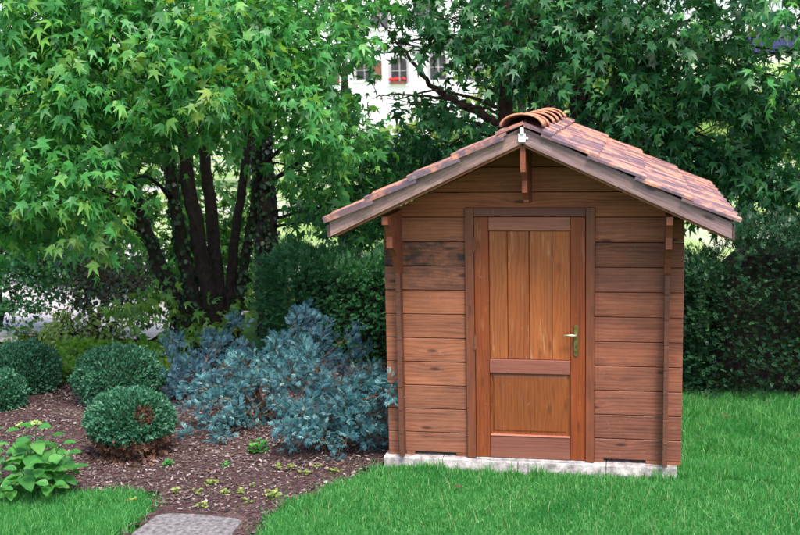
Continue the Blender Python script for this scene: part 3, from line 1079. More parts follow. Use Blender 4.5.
# concrete base -------------------------------------------------------
slab = empty('shed_foundation', (1.05, 0.9, -0.11))
tag(slab, 'pale rough concrete base strip showing under the front of the garden shed', 'foundation')
segs = [(-0.03, 0.42), (0.42, 0.98), (0.98, 1.62), (1.62, 2.12)]
for i, (xa, xb) in enumerate(segs):
    m = MB()
    nx_ = 14
    V = []; Fc = []
    for a in range(nx_ + 1):
        x = xa + 0.003 + (xb - xa - 0.006) * a / nx_
        for (y, z) in ((-0.058, -0.2), (-0.062, -0.075), (-0.056, -0.012), (-0.042, -0.002), (0.10, -0.001), (0.10, -0.2)):
            jx = noise.noise(Vector((x * 9, z * 20, i))) * 0.010
            V.append((x, y + jx, z + (noise.noise(Vector((x * 14, y * 10, 3))) * 0.006 if -0.19 < z < -0.0005 else 0)))
    for a in range(nx_):
        for k in range(5):
            p = a * 6 + k
            Fc.append((p, p + 6, p + 7, p + 1))
    Fc.append(tuple(range(6))); Fc.append(tuple(nx_ * 6 + k for k in range(5, -1, -1)))
    m.add(V, Fc)
    m.build('concrete_block', M['concrete'], slab)
m = MB(); m.box((0.02, 0.101, -0.2), (2.12, SD + 0.02, -0.003)); m.build('floor_slab', M['concrete'], slab)
# packers that leave the two dark slots under the bottom boards
for xa, xb in ((0.002, 0.098), (0.136, 0.20), (0.515, DL - 0.002), (DR + 0.002, 1.60), (1.90, 2.014), (2.052, W_ - 0.002)):
    tint(board('packer', xa, xb, 0.0, 0.0255, 0.003, 0.040, M['wall'], shed, bevel=0.0), 0.8, 0.75, 0.75)

# stepping stone
m = MB()
pp = [(-1.33, -1.30), (-1.26, -1.255), (-1.08, -1.245), (-0.93, -1.26), (-0.76, -1.28), (-0.715, -1.32), (-0.72, -1.45), (-0.70, -1.60), (-0.73, -1.85), (-1.0, -1.87), (-1.31, -1.86), (-1.36, -1.6), (-1.34, -1.45)]
n = len(pp)
cxs = sum(p[0] for p in pp) / n; cys = sum(p[1] for p in pp) / n
V = [(x, y, -0.11) for x, y in pp] + [(x, y, -0.072) for x, y in pp] + [(cxs + (x - cxs) * 0.95, cys + (y - cys) * 0.95, -0.063) for x, y in pp]
Fc = [(i, (i + 1) % n, n + (i + 1) % n, n + i) for i in range(n)] + [(n + i, n + (i + 1) % n, 2 * n + (i + 1) % n, 2 * n + i) for i in range(n)] + [tuple(2 * n + i for i in range(n))]
m.add(V, Fc)
o = m.build('stepping_stone', M['slab'])
tag(o, 'rough grey stone slab lying between the two patches of lawn at the bed edge', 'stepping stone')


# ================================================================== TREES
GAPS = [(270, 205, 17, 95, .85), (185, 178, 50, 42, .5), (248, 160, 8, 40, .6),  # where bright background shows through the crowns: centre x, y, half sizes, share removed
    (400, 70, 26, 22, 0.85), (440, 68, 20, 20, 0.82), (372, 98, 22, 24, 0.75), (382, 22, 20, 14, 0.6), (398, 116, 24, 18, 0.7), (365, 70, 9, 12, .85), (352, 78, 22, 14, 0.8), (480, 75, 14, 22, 0.7),
    (692, 14, 16, 12, 0.9), (772, 41, 12, 6, 0.65), (575, 95, 14, 22, 0.8), (606, 78, 14, 14, 0.8), (640, 70, 10, 12, 0.7),
    (712, 124, 24, 12, 0.92), (785, 155, 14, 12, 0.85), (745, 200, 20, 14, 0.8), (700, 62, 14, 10, 0.6), (545, 75, 10, 14, 0.7),
    (30, 300, 50, 34, 0.85), (70, 330, 60, 14, 0.9), (12, 118, 12, 8, 0.6), (228, 132, 10, 9, 0.7), (290, 238, 14, 7, 0.8), (340, 243, 16, 6, 0.7),
    (150, 330, 22, 18, 0.8), (250, 330, 8, 30, 0.6), (160, 250, 10, 12, 0.6), (232, 200, 8, 30, 0.5), (470, 95, 26, 20, .6), (445, 135, 22, 12, .5)]


def limb(m, a, b_, r0, r1, lift=0.15, n=5):
    a = np.asarray(a, float); b_ = np.asarray(b_, float)
    L = np.linalg.norm(b_ - a)
    mid = (a + b_) / 2 + np.array([0, 0, lift * L]) + rng.normal(0, 0.05 * L, 3)
    p, r = smooth_path([(*a, r0), (*mid, (r0 + r1) / 2), (*b_, r1)], n, 0.006 * L)
    m.tube(p, r, 7, 0.08)


def trunk_path(px, Y, n=8):
    """px: list of (x, y, radius_m[, Y]) picture-derived waypoints placed at depth Y"""
    c = []
    for q in px:
        yy = q[3] if len(q) > 3 else Y
        c.append((*at(q[0], q[1], yy), q[2]))
    return c


def ivy_cover(parent, paths, n_per_m=260, size=0.055, mat='ivy', spread=0.02):
    P = []; N = []
    for ctrl in paths:
        p, r = smooth_path(ctrl, 10)
        p = np.array(p); r = np.array(r)
        L = np.linalg.norm(np.diff(p, axis=0), axis=1)
        for i in range(len(L)):
            k = int(L[i] * n_per_m * (0.4 + r[i] / 0.08) / 1.5)
            if k < 1: continue
            t = rng.random(k)[:, None]
            c = p[i] * (1 - t) + p[i + 1] * t
            d = unit(p[i + 1] - p[i])
            u = rv(k); u = unit(u - (u @ d)[:, None] * d)
            P.append(c + u * (r[i] + rng.random((k, 1)) * spread)); N.append(u)
    P = np.concatenate(P); N = np.concatenate(N)
    k = len(P)
    tip = unit(np.array([0, 0, -1.0]) + rv(k) * 0.7)
    V, T, R = scatter(QUADLEAF[0], QUADLEAF[1], P, tip, unit(N + rv(k) * 0.5 + np.array([0, 0, .3])), size * rng.uniform(.6, 1.2, k), rng.random(k))
    o = link('ivy', tri_mesh('ivy', V, T, R), M[mat], parent)
    o['kind'] = 'stuff'


def make_tree(name, label, base, trunks, clumps, leafmat='sweet', bark='bark', leaf=0.125, singles=300, ivy=None, gaps=GAPS, tmpl=STAR, key='star',
              cat='tree', group=None, limbs=True, extra=None, per_twig=9, droop=0.6, shell=0.5, twig_len=0.4, face=0.6, branches=()):
    root = empty(name, tuple(base))
    tag(root, label, cat, group)
    ends = []
    for c in trunks:
        p, r = smooth_path(c, 8, 0.004)
        m = MB(); m.tube(p, r, 12, 0.10); m.build('trunk', M[bark], root, smooth=True)
        ends += [np.array(q) for q in p[len(p) // 3:]]
    for c in branches:
        p, r = smooth_path(c, 8, 0.006)
        m = MB(); m.tube(p, r, 7, 0.08); m.build('branch', M[bark], root, smooth=True)
    if limbs:
        E_ = np.array(ends)
        for c, r, n_ in clumps:
            c = np.asarray(c)
            d = np.linalg.norm(E_ - c, axis=1) + np.maximum(0, E_[:, 2] - c[2] + 0.1) * 2
            a = E_[int(np.argmin(d))]
            m = MB(); limb(m, a, c, 0.022, 0.006)
            for q in range(3):
                limb(m, a * .4 + c * .6, c + rv(1)[0] * np.asarray(r) * 0.8, 0.008, 0.003, 0.05, 3)
            m.build('branch', M[bark], root, smooth=True)
    P, Tp, N, sz, TW = leaf_cloud(clumps, leaf, per_twig, droop, gaps, twig_len, shell, face)
    place_leaves(root, tmpl, key, M[leafmat], P, Tp, N, sz, singles)
    tw = [(a[thin(a, gaps) & thin(b_, gaps)], b_[thin(a, gaps) & thin(b_, gaps)]) for a, b_ in TW]
    tw = []
    for a, b_ in TW:
        k = thin(a, gaps) & thin(b_, gaps)
        tw.append((a[k], b_[k]))
    twigs_part(tw, root, M[bark], 1, 0.0035)
    if ivy: ivy_cover(root, ivy)
    if extra: extra(root)
    return root


def C(x, y, Y, rx, ry, rz, n):
    return (at(x, y, Y), (rx, ry, rz), n)


# --- A: multi-stemmed sweetgum on the left
bA = gnd(205, 366)
YA = bA[1]
trA = [trunk_path([(197, 370, .12), (180, 318, .085), (160, 265, .075), (140, 215, .065), (122, 150, .05, YA - .1), (112, 80, .035, YA - .3), (105, 10, .02, YA - .4)], YA),
       trunk_path([(205, 368, .12, YA + .1), (196, 315, .085), (183, 250, .07), (172, 190, .06), (163, 120, .05), (160, 40, .03)], YA + .05),
       trunk_path([(212, 366, .12, YA + .1), (210, 310, .095), (200, 245, .08), (188, 180, .072), (182, 120, .06), (176, 30, .04), (175, -50, .02)], YA + .1),
       trunk_path([(218, 364, .11, YA + .15), (218, 310, .08), (214, 240, .068), (206, 170, .06), (202, 110, .05), (200, 20, .03)], YA + .2),
       trunk_path([(224, 362, .09, YA + .2), (228, 310, .065), (236, 230, .05), (246, 160, .042), (249, 100, .035), (252, 10, .02)], YA + .3),
       trunk_path([(228, 365, .08, YA + .15), (238, 300, .055), (248, 240, .045), (256, 190, .035), (262, 120, .025)], YA + .3)]
clA = [C(20, -20, 1.2, .9, .7, .55, 800), C(110, -20, 1.4, .8, .7, .5, 800), C(200, -20, 1.8, .8, .7, .5, 800), C(300, -15, 2.4, .8, .7, .5, 700), C(-50, 60, 1.2, .6, .6, .7, 400),
       C(20, 50, .9, .5, .5, .34, 500), C(90, 45, 1.1, .5, .5, .34, 520), C(165, 40, 1.2, .45, .5, .32, 500), C(240, 35, 1.6, .5, .5, .34, 500), C(315, 40, 2.1, .42, .4, .35, 420),
       C(35, 105, .9, .5, .4, .30, 420), C(110, 95, 1.0, .45, .4, .26, 420), C(180, 80, 1.1, .42, .4, .24, 380), C(235, 85, 1.4, .4, .4, .25, 360), C(290, 95, 1.8, .42, .4, .30, 400),
       C(20, 160, 1.0, .42, .4, .24, 320), C(75, 165, .9, .38, .35, .24, 320), C(120, 140, 1.6, .4, .4, .22, 260), C(215, 125, 1.9, .35, .4, .16, 200), C(325, 130, 2.2, .35, .3, .25, 280),
       C(100, 205, .9, .22, .2, .20, 150), C(15, 215, 1.3, .35, .3, .22, 200), C(300, 170, 2.8, .35, .3, .22, 200), C(345, 150, 3.0, .35, .3, .25, 220),
       C(45, 205, 1.6, .5, .4, .2, 300), C(10, 235, 1.8, .4, .3, .15, 180), C(60, 120, 2.6, .8, .6, .4, 500), C(180, 50, 3.6, 1.2, .7, .7, 700), C(60, 30, 3.4, 1.0, .7, .6, 500), C(55, 215, 2.4, .5, .4, .25, 220)]


def extraA(root):
    # young yellow-green shoots low on the trunks and at the branch ends
    cl = [C(150, 300, 2.7, .32, .25, .11, 110), C(125, 308, 2.6, .2, .2, .08, 50), C(215, 315, 2.75, .25, .2, .14, 70), C(185, 325, 2.7, .2, .2, .1, 36),
          C(70, 50, .6, .25, .2, .1, 30), C(85, 236, .75, .16, .12, .10, 34), C(205, 30, .9, .22, .2, .08, 32), C(250, 75, 1.0, .15, .1, .08, 20), C(200, 100, .8, .3, .2, .12, 46),
          C(15, 190, .7, .25, .2, .12, 40), C(135, 70, .6, .2, .2, .1, 24), C(120, 200, .75, .16, .15, .1, 26)]
    P, Tp, N, sz, TW = leaf_cloud(cl, 0.12, 6, 0.6, (), 0.25)
    place_leaves(root, STAR, 'star', M['sweet_hi'], P, Tp, N, sz, 0, mass='young_leaves')


make_tree('sweetgum_tree', 'large multi-stemmed star-leaved tree with dark ivy-clad stems at the left of the garden', bA, trA, clA, 'sweet', 'bark', 0.132, 300,
          ivy=trA[:2] + [trA[5]], extra=extraA)

# --- B: ivy-clad trunk behind the left hedge
bB = at(268, 330, 4.6); bB[2] = -0.12
trB = [trunk_path([(272, 345, .17), (270, 290, .15), (266, 230, .14), (262, 160, .13), (262, 90, .12), (266, 0, .08), (268, -80, .04)], 4.6)]
clB = [C(300, 10, 4.4, 1.0, .8, .8, 700), C(330, 95, 4.2, .5, .5, .35, 300), C(330, 205, 4.0, .45, .4, .25, 260), C(375, 175, 4.0, .4, .4, .28, 260),
       C(390, 215, 4.4, .5, .4, .2, 220), C(360, 235, 4.6, .45, .3, .15, 120), C(420, 170, 4.4, .35, .3, .16, 160), C(350, 140, 4.2, .35, .3, .2, 180)]
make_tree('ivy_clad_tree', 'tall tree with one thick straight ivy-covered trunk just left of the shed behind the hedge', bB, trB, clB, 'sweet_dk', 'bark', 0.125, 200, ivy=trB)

# --- C: straight reddish trunk behind the ridge
bC = at(505, 300, 3.6); bC[2] = -0.12
trC = [trunk_path([(505, 330, .10), (506, 200, .085), (506, 110, .075), (507, 50, .068), (508, -10, .055), (508, -90, .03)], 3.6)]
brC = [trunk_path([(505, 128, .045), (478, 112, .04), (450, 98, .032), (428, 82, .024), (405, 52, .016), (385, 28, .010), (368, 0, .006)], 3.5),
       trunk_path([(455, 100, .022), (425, 96, .014), (395, 94, .009), (370, 98, .005)], 3.45), trunk_path([(506, 40, .03), (535, 10, .02), (560, -30, .012)], 3.6)]
clC = [C(440, 22, 3.0, .36, .4, .18, 300), C(480, 45, 3.0, .35, .35, .22, 320), C(530, 55, 2.9, .42, .35, .22, 380), C(560, 30, 3.0, .4, .4, .25, 360), C(590, 60, 2.8, .35, .3, .18, 300),
       C(450, 108, 3.4, .3, .3, .12, 170), C(425, 118, 3.7, .35, .3, .16, 190), C(480, 150, 4.2, .5, .3, .25, 200), C(410, 145, 4.0, .4, .3, .2, 240), C(550, 80, 3.0, .35, .3, .14, 200),
       C(500, -20, 3.2, 1.0, .7, .45, 700), C(420, -25, 3.2, .6, .6, .35, 300), C(445, 150, 3.8, .4, .3, .2, 220), C(600, 20, 3.1, .4, .4, .25, 260), C(475, 85, 3.6, .25, .3, .12, 100), C(370, 45, 3.2, .3, .2, .1, 60),
       C(395, 100, 3.3, .3, .2, .06, 60), C(415, 40, 3.3, .3, .2, .1, 80)]
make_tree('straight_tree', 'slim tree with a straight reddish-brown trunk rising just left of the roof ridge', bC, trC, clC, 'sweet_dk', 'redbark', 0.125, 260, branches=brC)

# --- D: dark ivy trunk right of the ridge
bD = at(545, 300, 5.2); bD[2] = -0.12
trD = [trunk_path([(548, 330, .20), (546, 200, .19), (545, 110, .18), (543, 40, .16), (541, -20, .13), (540, -90, .08)], 5.2)]
clD = [C(560, -10, 5.0, 1.2, .8, .6, 700), C(520, 85, 5.3, .4, .4, .25, 120), C(590, 110, 5.4, .5, .4, .2, 140), C(640, 130, 5.2, .5, .4, .25, 240), C(450, 170, 5.6, .5, .4, .2, 160)]
make_tree('dark_ivy_tree', 'dark trunk thickly wrapped in ivy standing directly behind the roof ridge', bD, trD, clD, 'sweet_dk', 'bark', 0.12, 0, ivy=trD)

# --- E: forked tree right of the ridge, its crown fills the right side
bE = at(590, 300, 4.0); bE[2] = -0.12
trE = [trunk_path([(588, 330, .13), (586, 200, .12), (581, 120, .11), (577, 70, .09), (577, 20, .07), (579, -60, .04)], 4.0),
       trunk_path([(600, 330, .11, 4.1), (602, 200, .10), (604, 130, .085), (612, 90, .06), (630, 60, .045), (655, 38, .03), (690, 20, .018)], 4.1)]
brE = [trunk_path([(581, 110, .05), (596, 65, .04), (620, 30, .03), (650, -10, .02)], 4.0), trunk_path([(606, 120, .03), (640, 100, .024), (690, 112, .016), (740, 118, .01)], 4.0)]
clE = [C(640, 15, 3.0, .45, .4, .3, 420), C(700, 40, 2.8, .42, .4, .18, 380), C(660, 60, 3.0, .4, .4, .16, 340), C(620, 105, 3.2, .35, .3, .14, 260), C(655, 115, 3.0, .3, .3, .16, 260),
       C(660, 150, 3.4, .4, .3, .2, 320), C(705, 158, 3.4, .42, .3, .16, 320), C(750, 150, 3.4, .42, .3, .16, 320), C(690, 100, 3.2, .35, .3, .09, 220), C(740, 100, 3.0, .4, .3, .12, 280),
       C(785, 110, 3.0, .4, .3, .2, 320), C(770, 180, 3.2, .4, .3, .14, 280), C(720, 190, 3.4, .35, .3, .10, 200), C(640, -30, 3.0, .9, .7, .35, 560), C(760, -20, 2.8, .8, .7, .4, 620),
       C(740, 70, 3.0, .25, .3, .12, 170), C(840, 60, 2.6, .5, .5, .7, 480), C(830, 160, 3.2, .4, .4, .5, 300), C(620, 140, 4.4, .5, .4, .2, 160), C(680, 80, 4.6, .8, .4, .3, 300), C(760, 130, 4.8, .8, .4, .35, 420)]


def extraE(root):
    cl = [C(690, 35, 2.3, .15, .1, .06, 24), C(780, 80, 2.2, .2, .1, .1, 32), C(790, 20, 2.2, .2, .15, .1, 24), C(765, 68, 2.3, .15, .1, .06, 16)]
    P, Tp, N, sz, TW = leaf_cloud(cl, 0.11, 6, 0.6, (), 0.2)
    place_leaves(root, STAR, 'star', M['sweet'], P, Tp, N, sz, 0, mass='young_leaves')


make_tree('forked_tree', 'broad shaded tree with forked trunk whose crown spreads over the right side above the roof', bE, trE, clE, 'sweet_dk', 'bark', 0.128, 300, branches=brE, extra=extraE)

# --- mid-ground trees behind (fill the shade between the trunks)
mids = [
    ('rounded mid-green tree beyond the gravel at the left under the big crown', [C(60, 262, 7.6, .9, .6, .3, 700), C(80, 235, 8.5, 1.2, .7, .35, 900), C(150, 262, 8.5, .9, .6, .3, 500), C(0, 215, 8.5, 1.0, .6, .4, 500), C(235, 235, 8.2, .7, .5, .7, 420)], 'bgleaf', (110, 8.5)),  # px x, top y, Y, width m, colour, label
    ('dense leafy tree in mid shade seen between the stems of the multi-stemmed tree', [C(170, 180, 6.5, 1.3, .8, .9, 2000), C(225, 260, 6.6, .8, .6, .6, 1300), C(140, 285, 6.8, .7, .5, .35, 600), C(130, 120, 6.6, 1.2, .8, .8, 700)], 'bgleaf', (185, 6.6)),
    ('bushy green tree behind the left hedge between ivy trunk and shed roof', [C(320, 200, 7.5, 1.1, .8, .7, 700), C(400, 190, 7.5, 1.1, .7, .6, 800), C(330, 110, 7.6, .9, .8, .6, 500)], 'bgleaf', (345, 7.6)),
    ('dark bushy tree behind the ridge of the shed roof', [C(480, 140, 7.5, 1.0, .8, .4, 650), C(560, 130, 8, 1.0, .8, .5, 420), C(520, 60, 8, 1.0, .8, .6, 520)], 'sweet_dk', (520, 8)),
    ('dark spreading tree low behind the right hedge', [C(680, 190, 6.8, 1.1, .8, .35, 900), C(760, 180, 6.8, 1.1, .8, .45, 1000), C(820, 120, 7, .8, .8, .8, 500), C(690, 95, 7, 1.2, .7, .22, 420)], 'sweet_dk', (740, 7)),
]
for lab, cl, mt, (px, Y) in mids:
    bs = at(px, 300, Y); bs[2] = -0.12
    tp = at(px, 60, Y)
    make_tree('background_tree', lab, bs, [[(bs[0], bs[1], -0.12, .12), (bs[0] + .05, bs[1], 1.3, .09), (tp[0], tp[1], tp[2], .04)]], cl, mt, 'bark', 0.15, 0, per_twig=9)

# far sunlit trees
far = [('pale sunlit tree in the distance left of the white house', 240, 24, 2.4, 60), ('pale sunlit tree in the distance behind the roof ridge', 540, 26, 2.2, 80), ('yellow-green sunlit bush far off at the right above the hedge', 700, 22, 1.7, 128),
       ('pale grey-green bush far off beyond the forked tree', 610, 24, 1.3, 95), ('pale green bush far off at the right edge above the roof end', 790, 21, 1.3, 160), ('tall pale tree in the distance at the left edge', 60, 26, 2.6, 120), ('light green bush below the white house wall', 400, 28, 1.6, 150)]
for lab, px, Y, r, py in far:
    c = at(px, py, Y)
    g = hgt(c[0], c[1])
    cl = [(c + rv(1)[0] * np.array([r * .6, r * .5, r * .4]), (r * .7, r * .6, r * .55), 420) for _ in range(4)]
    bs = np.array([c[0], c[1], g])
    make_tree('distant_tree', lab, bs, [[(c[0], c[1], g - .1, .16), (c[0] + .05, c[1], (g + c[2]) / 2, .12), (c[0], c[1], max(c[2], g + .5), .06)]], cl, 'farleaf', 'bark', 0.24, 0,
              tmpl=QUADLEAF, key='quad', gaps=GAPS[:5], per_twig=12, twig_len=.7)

# fine-leaved tree at the left edge
bT = at(12, 320, 4.6); bT[2] = -0.12
trT = [[(bT[0] - .2, bT[1], -.12, .07), (bT[0] - .15, bT[1], .6, .055), (bT[0], bT[1], 1.4, .03), (bT[0] + .1, bT[1], 2.2, .015)]]
clT = [C(10, 250, 4.2, .55, .4, .20, 1500), C(45, 262, 4.2, .4, .3, .14, 800), C(15, 300, 4.0, .45, .3, .12, 900), C(30, 275, 4.3, .4, .3, .14, 700), C(-40, 280, 4.2, .5, .4, .4, 800), C(15, 322, 4.0, .35, .2, .08, 300)]
make_tree('fine_leaved_tree', 'small fine-leaved tree at the far left edge in front of the pale gravel', bT, trT, clT, 'sweet_dk', 'bark', 0.05, 0, tmpl=QUADLEAF, key='quad', gaps=[(60, 322, 24, 24, .9), (15, 318, 20, 8, .7)], per_twig=16, droop=.2)

# small dark purple-leaved tree
bS = gnd(96, 338)
trS = [trunk_path([(95, 345, .06), (94, 325, .05), (91, 312, .035), (86, 295, .02), (80, 275, .012)], bS[1]), trunk_path([(96, 325, .04), (101, 308, .028), (104, 285, .018), (104, 262, .01)], bS[1])]
brS = [trunk_path([(104, 340, .012), (108, 320, .010), (114, 300, .007), (118, 285, .005)], bS[1] - .2)]
clS = [C(90, 285, bS[1] - .1, .30, .3, .2, 420), C(112, 275, bS[1] - .2, .35, .3, .22, 480), C(80, 262, bS[1], .25, .2, .15, 240), C(135, 280, bS[1], .3, .2, .18, 300), C(75, 305, bS[1] - .2, .12, .1, .1, 80), C(120, 312, bS[1], .25, .2, .1, 140), C(150, 325, bS[1], .3, .2, .1, 100)]
make_tree('purple_leaved_tree', 'small tree with reddish forked trunk and dark purplish leaves behind the clipped round shrubs', bS, trS, clS, 'darkleaf', 'redbark', 0.055, 0, tmpl=QUADLEAF, key='quad', gaps=[(60, 322, 26, 20, .8), (150, 335, 12, 8, .7)],
          branches=brS, per_twig=10)


# ================================================================== HEDGES
def hedge(name, label, x0, x1, y0, y1, z1, n, seed, zf=lambda x: 0.0, mat='hedge', size=0.075):
    root = empty(name, ((x0 + x1) / 2, (y0 + y1) / 2, -0.12))
    tag(root, label, 'hedge')
    # twiggy core
    m = MB()
    nx, ny, nz = 14, 4, 8
    ins = 0.26
    bm = bmesh.new()
    bmesh.ops.create_cube(bm, size=1.0)
    bmesh.ops.subdivide_edges(bm, edges=bm.edges[:], cuts=7, use_grid_fill=True)
    for v in bm.verts:
        x = x0 + ins + (v.co.x + .5) * (x1 - x0 - 2 * ins); y = y0 + ins + (v.co.y + .5) * (y1 - y0 - 2 * ins * .6)
        z = -.15 + (v.co.z + .5) * (z1 + .15 - ins + zf(x))
        nn = noise.noise(Vector((x * 3, y * 3 + seed, z * 3))) * 0.12
        v.co = Vector((x + nn, y + nn, z + nn * .6))
    me = bpy.data.meshes.new('core'); bm.to_mesh(me); bm.free()
    link('branch_core', me, M['bark'], root, smooth=True)
    # leaves over front, top, ends
    areas = np.array([(x1 - x0) * z1, (x1 - x0) * (y1 - y0), (y1 - y0) * z1, (y1 - y0) * z1, (x1 - x0) * z1 * .3])
    areas = areas / areas.sum()
    P = []; O = []
    for k, fr_ in enumerate(areas):
        c = int(n * fr_)
        u = rng.random(c); v = rng.random(c)
        X = x0 + u * (x1 - x0)
        ztop = z1 + np.array([zf(a) for a in X])
        if k == 0: p = np.stack([X, np.full(c, y0), -.1 + v * (ztop + .1)], 1); o = np.tile([0, -1.0, 0.15], (c, 1))
        elif k == 4: p = np.stack([X, np.full(c, y1), -.1 + v * (ztop + .1)], 1); o = np.tile([0, 1.0, 0.15], (c, 1))
        elif k == 1: p = np.stack([X, y0 + v * (y1 - y0), ztop], 1); o = np.tile([0, -.1, 1.0], (c, 1))
        else:
            xx = x0 if k == 2 else x1
            zt_ = z1 + zf(xx)
            p = np.stack([np.full(c, xx), y0 + u * (y1 - y0), -.1 + v * (zt_ + .1)], 1); o = np.tile([(-1.0 if k == 2 else 1.0), 0, .15], (c, 1))
        P.append(p); O.append(o)
    P = np.concatenate(P); O = np.concatenate(O)
    lump = np.array([noise.fractal(Vector((a * 2.6, b_ * 2.6 + seed, c_ * 3.4)), 1.0, 2.0, 3) for a, b_, c_ in P])
    P = P + O * (lump[:, None] * 0.15 - 0.02) - O * (rng.random(len(P)) ** 1.5)[:, None] * 0.22 + rng.normal(0, .02, P.shape)
    tip = unit(O * .9 + rv(len(P)) * .6 + np.array([0, 0, .05]))
    nr = unit(np.array([0, 0, 1.0]) + O * .3 + rv(len(P)) * .5)
    half = rng.random(len(P)) < .75
    A_ = scatter(*FLATSPRAY, P[half], tip[half], nr[half], size * rng.uniform(.6, 1.4, half.sum()), rng.random(half.sum()))
    B_ = scatter(*QUADLEAF, P[~half], tip[~half], nr[~half], size * .45 * rng.uniform(.6, 1.4, (~half).sum()), rng.random((~half).sum()))
    V, T, R = join([A_, B_])
    o = link('foliage', tri_mesh('foliage', V, T, R), M[mat], root)
    o['kind'] = 'stuff'
    return root


zl = at(320, 252, 3.3)[2]
hedge('hedge', 'dark green evergreen hedge filling the gap to the left of the shed', -2.05, 0.9, 3.15, 4.3, zl, 26000, 3, lambda x: 0.08 * math.sin(x * 2.1) + (0.08 if x > -.9 else -.08), 'hedge_lit')
zr = at(740, 230, 2.2)[2]
hedge('hedge', 'tall dark green evergreen hedge along the lawn to the right of the shed', 2.26, 5.8, 2.08, 3.3, zr, 28000, 8, lambda x: 0.06 * math.sin(x * 2.7) - (0.32 if x < 2.62 else 0.0))
hedge('hedge', 'dark evergreen hedge directly behind the shed hidden mostly by the roof', 0.95, 2.0, 2.9, 3.9, 1.5, 4500, 5)


# ================================================================== CLIPPED BALLS
def ball(label, c, rx, ry, rz, n, brown=None, dead_base=False):
    root = empty('clipped_box_shrub', (c[0], c[1], -0.09))
    tag(root, label, 'shrub', 'clipped round box shrubs in the mulch bed')
    bm = bmesh.new(); bmesh.ops.create_icosphere(bm, subdivisions=3, radius=1)
    for v in bm.verts:
        k = 0.86 + 0.05 * noise.noise(v.co * 3)
        v.co = Vector((v.co.x * rx * k, v.co.y * ry * k, v.co.z * rz * k))
    me = bpy.data.meshes.new('core'); bm.to_mesh(me); bm.free()
    link('branch_core', me, M['coregreen'], root, Matrix.Translation(Vector(c)), smooth=True)
    m = MB()
    for k in range(5):
        a = rng.uniform(0, 6.28)
        m.tube([(c[0] + .04 * math.cos(a), c[1] + .04 * math.sin(a), -.11), (c[0] + rx * .4 * math.cos(a), c[1] + ry * .4 * math.sin(a), c[2])], [.014, .008], 6)
    m.build('stem', M['twig'], root)
    u = rv(n)
    u = u[u[:, 2] > -0.85]
    n = len(u)
    lump = np.array([noise.fractal(Vector(q) * 3.2 + Vector((c[0], 0, 0)), 1.0, 2.0, 3) for q in u])
    r = 1 + lump * 0.14 - rng.random(n) ** 2 * 0.13 + (rng.random(n) < .05) * rng.random(n) * .11
    R3 = np.array([rx, ry, rz])
    P = np.asarray(c) + u * r[:, None] * R3
    tip = unit(u + rv(n) * .8 + np.array([0, 0, .35])); nr = unit(u * .5 + rv(n) * .8 + np.array([0, 0, .5]))
    col = np.zeros(n, bool)
    if brown is not None:
        bd = unit(np.asarray(brown, float) - np.asarray(c))
        dd = (unit(u * R3) @ bd)
        hole = dd > 0.972 + 0.045 * lump + rng.normal(0, .008, len(dd))
        P[hole] = np.asarray(c) + (P[hole] - np.asarray(c)) * 0.90
        col |= hole
    if dead_base:
        low = u[:, 2] < -0.52 + 0.35 * lump + rng.normal(0, .06, n)
        col |= low
    sz = 0.029 * rng.uniform(.6, 1.3, n)
    k = ~col
    V, T, R = scatter(*DIAMOND, P[k], tip[k], nr[k], sz[k], rng.random(k.sum()))
    o = link('foliage', tri_mesh('foliage', V, T, R), M['box'], root); o['kind'] = 'stuff'
    if col.any():
        P2, t2, n2, s2 = P[col], tip[col], nr[col], sz[col]
        if dead_base:
            q = 1300
            a = rng.uniform(0, 6.28, q); rr = np.abs(rng.normal(0, .55, q))
            ex = np.stack([c[0] + np.cos(a) * rr * rx * .85, c[1] + np.sin(a) * rr * ry * .85, -.085 + rng.random(q) ** 1.2 * .17 * np.clip(1.25 - rr, .1, 1)], 1)
            P2 = np.concatenate([P2, ex]); t2 = np.concatenate([t2, rv(q)]); n2 = np.concatenate([n2, rv(q)]); s2 = np.concatenate([s2, np.full(q, .036)])
        hf = rng.random(len(P2)) < .6
        V, T, R = join([scatter(*QUADLEAF, P2[hf], t2[hf], n2[hf], s2[hf] * .95, rng.random(hf.sum())), scatter(*SPRAY, P2[~hf], t2[~hf], n2[~hf], s2[~hf] * 1.9, rng.random((~hf).sum()))])
        o = link('dead_leaves', tri_mesh('dead', V, T, R), M['dead'], root); o['kind'] = 'stuff'


def ballpos(px, py, Y): return at(px, py, Y)


b1 = at(130, 420, 0.0)
ball('nearest clipped box ball with a brown bare patch and dead orange leaves beneath it', b1, .335, .32, .235, 15000, brown=at(152, 413, -.30), dead_base=True)
ball('wide clipped box dome directly behind the ball with the brown patch', at(118, 377, 1.45), .40, .38, .285, 14000)
ball('clipped box ball behind the hydrangea, second from the left edge', at(24, 372, 1.75), .33, .33, .29, 12000)
ball('clipped box ball cut by the left edge of the picture above the hydrangea', at(0, 395, 1.15), .225, .24, .215, 8000)


